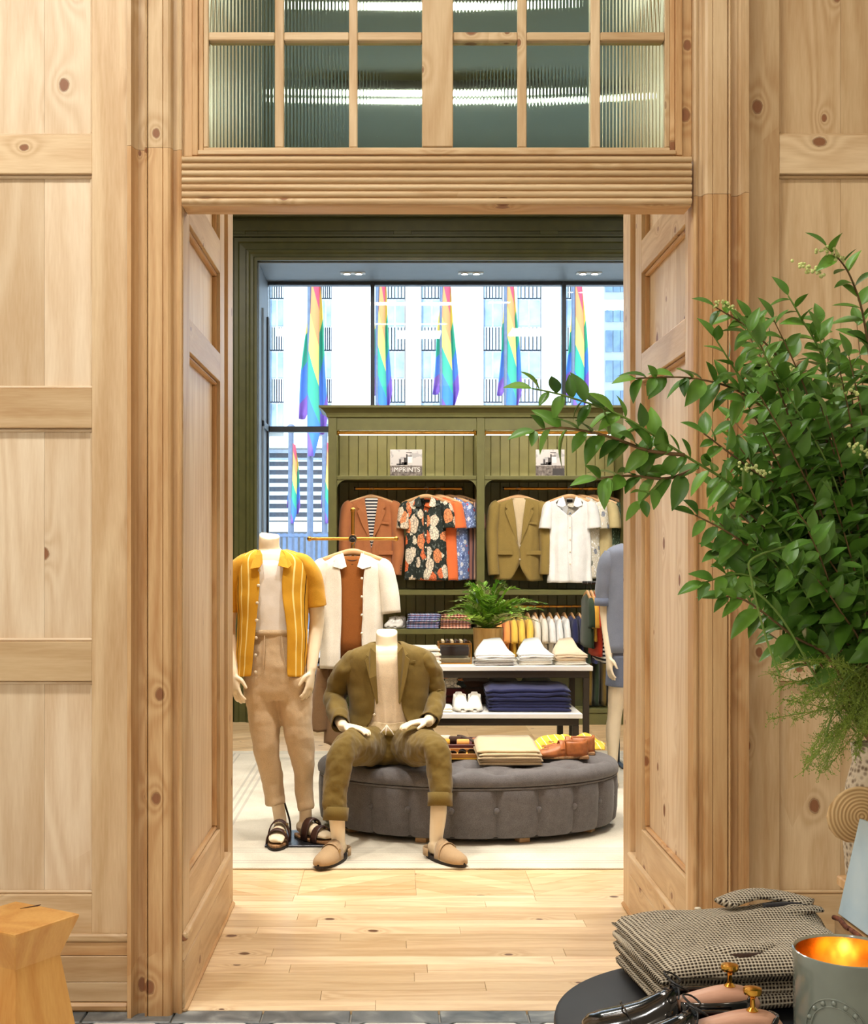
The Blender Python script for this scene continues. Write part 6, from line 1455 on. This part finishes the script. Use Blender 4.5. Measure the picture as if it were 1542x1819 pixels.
# fill branches inside the crown
for k in range(112):
    ex0 = rp.uniform(1265, 1690); top = 560 if ex0 > 1300 else 640
    ey0 = rp.uniform(top, 1120)
    if ex0 < 1330 and ey0 > 1050: ey0 -= 120
    d_ = rp.uniform(2.42, 2.95); mx_ = 1562+(ex0-1562)*.35+rp.uniform(-30, 30); my_ = 1340+(ey0-1340)*.55
    mainb.append(([(1562, 1340, 2.72), (mx_, my_, 2.72+(d_-2.72)*.4), (mx_+(ex0-mx_)*.55, my_+(ey0-my_)*.62, 2.72+(d_-2.72)*.75), (ex0, ey0, d_)], .52, 1.0))
cand = []
def orient(d, up):
    y = d.normalized(); x = y.cross(up)
    if x.length < 1e-3: x = y.cross(Vector((1, 0, 0)))
    x.normalize(); z = x.cross(y); return Matrix((x, y, z)).transposed()
for bi, (path, start, sc_) in enumerate(mainb):
    P = [W(*q) for q in path]; C_ = crom([tuple(p) for p in P], 10); C_ = [Vector(c) for c in C_]
    n = len(C_); r0 = .0036 if bi < 13 else .0026
    br = MB().tube([tuple(c)+(r0*(1-.72*i/n)+.0004,) for i, c in enumerate(C_)], 6, 1).build('branch', stem_m if bi % 3 else stem_g, tP, smooth=True)
    # walk along and set leaves
    acc = 0; side = 1; Ltot = sum((C_[i+1]-C_[i]).length for i in range(n-1)); run = 0; spc = .0165 if bi < 13 else .0185
    for i in range(n-1):
        seg = (C_[i+1]-C_[i]); run += seg.length; acc += seg.length
        if run/Ltot < start: acc = 0; continue
        while acc > spc:
            acc -= spc; side = -side; d = seg.normalized()
            roll = rp.uniform(-1.1, 1.1); sd = d.cross(Vector((0, -1, 0)))
            if sd.length < .1: sd = Vector((1, 0, 0))
            sd = sd.normalized()*side
            dirv = (d*rp.uniform(.35, .95)+sd*rp.uniform(.5, 1.0)+Vector((0, rp.uniform(-.75, .45), rp.uniform(-.45, .30)))).normalized()
            upv = (Vector((0, -.55, .85))+Vector((rp.uniform(-.5, .5), rp.uniform(-.5, .5), rp.uniform(-.3, .3)))).normalized()
            s_ = sc_*rp.uniform(.72, 1.10)*(1.0 if run/Ltot < .9 else .8)
            cand.append((C_[i].lerp(C_[i+1], rp.random()), orient(dirv, upv), s_, rp.randrange(4), br, bi))
    tip = C_[-1]; cand.append((tip, orient((C_[-1]-C_[-3]), Vector((0, -.6, .8))), sc_*.85, 0, br, bi))
vis = [c for c in cand if VX+(c[0].x)*FPX/c[0].y < 1760 and VY-(c[0].z-EYE)*FPX/c[0].y > 380]
vis.sort(key=lambda c: (VX+c[0].x*FPX/c[0].y > 1550, c[5] >= 11, c[0].y))
allb = MB()
for i, (p, M3, s_, k, br, bi) in enumerate(vis):
    M = Matrix.Translation(p) @ M3.to_4x4() @ Matrix.Diagonal((s_, s_, s_, 1))
    if i < 298:
        o = bpy.data.objects.new('leaf', LV[k]); C.objects.link(o); o.parent = br; o.matrix_local = Matrix.Translation(-root) @ M
    else:
        me = LV[k]; n0 = len(allb.v)
        allb.v += [M @ v.co for v in me.vertices]
        for pl_ in me.polygons: allb._q([n0+q for q in pl_.vertices])
o = allb.build('inner_leaves', lf, tP, smooth='all'); o['kind'] = 'stuff'
# flower buds
budm = plain('bud_cream', lin(196, 204, 130), .6, vary=.15)
for px, py, Y in ((1478, 452, 2.60), (1292, 545, 2.62), (1340, 832, 2.46), (1390, 650, 2.58), (1500, 690, 2.56), (1530, 800, 2.5), (1440, 480, 2.62)):
    c = W(px, py, Y); m = MB()
    for q in range(26):
        u = q/25; p = c+Vector((.05*(u-.5)+rp.uniform(-.012, .012)*(1-u*.6), rp.uniform(-.012, .012), .022*(.5-u)+rp.uniform(-.012, .012)*(1-u*.5))); m.ball(p, rp.uniform(.0024, .0042), 6)
    m.build('bud_cluster', budm, tP, smooth=True)
# drooping stems
for path in ([(1440, 960, 2.5), (1340, 990, 2.44), (1335, 1030, 2.43), (1360, 1130, 2.43), (1385, 1200, 2.44)], [(1520, 1300, 2.62), (1470, 1240, 2.55), (1390, 1100, 2.46), (1330, 1040, 2.44)], [(1540, 1180, 2.6), (1500, 1210, 2.55), (1475, 1280, 2.52), (1465, 1320, 2.52)]):
    MB().tube([tuple(W(*q))+(.0022,) for q in path], 6, 5).build('stem', stem_g, tP, smooth=True)
# feathery asparagus fern, one uncountable spray
af = leafmat('asparagus_green', lin(96, 128, 40), lin(150, 172, 70)); m = MB()
for k in range(40):
    ex0, ey0 = rp.uniform(1358, 1540), rp.uniform(1175, 1375)
    if ey0 > 1300 and ex0 < 1420: ex0 += 60
    Y1 = rp.uniform(2.42, 2.62); a = W(1550, rp.uniform(1180, 1290), 2.64); b_ = W(ex0, ey0, Y1); md = (a+b_)/2+Vector((0, 0, rp.uniform(.0, .03)))
    P = [Vector(q) for q in crom([tuple(a), tuple(md), tuple(b_)], 8)]
    m.tube([tuple(p)+(.0009,) for p in P], 4, 1)
    for i in range(3, len(P)-1):
        for s_ in range(5):
            d = Vector((rp.uniform(-1, .5), rp.uniform(-.8, .8), rp.uniform(-1, .9))).normalized(); p = P[i].lerp(P[i+1], rp.random()); q = p+d*rp.uniform(.010, .024)
            m.tube([tuple(p)+(.0005,), tuple(q)+(.0004,)], 3, 1)
            for h in range(3):
                c = p.lerp(q, .4+.3*h); w_ = Vector((rp.uniform(-1, 1), rp.uniform(-1, 1), rp.uniform(-1, 1))).normalized()*.0042; u_ = w_.cross(d)*.45; n0 = len(m.v); m.v += [c, c+w_*.5+u_, c+w_, c+w_*.5-u_]; m._q([n0, n0+1, n0+2, n0+3])
o = m.build('feathery_spray', af, tP); o['kind'] = 'stuff'
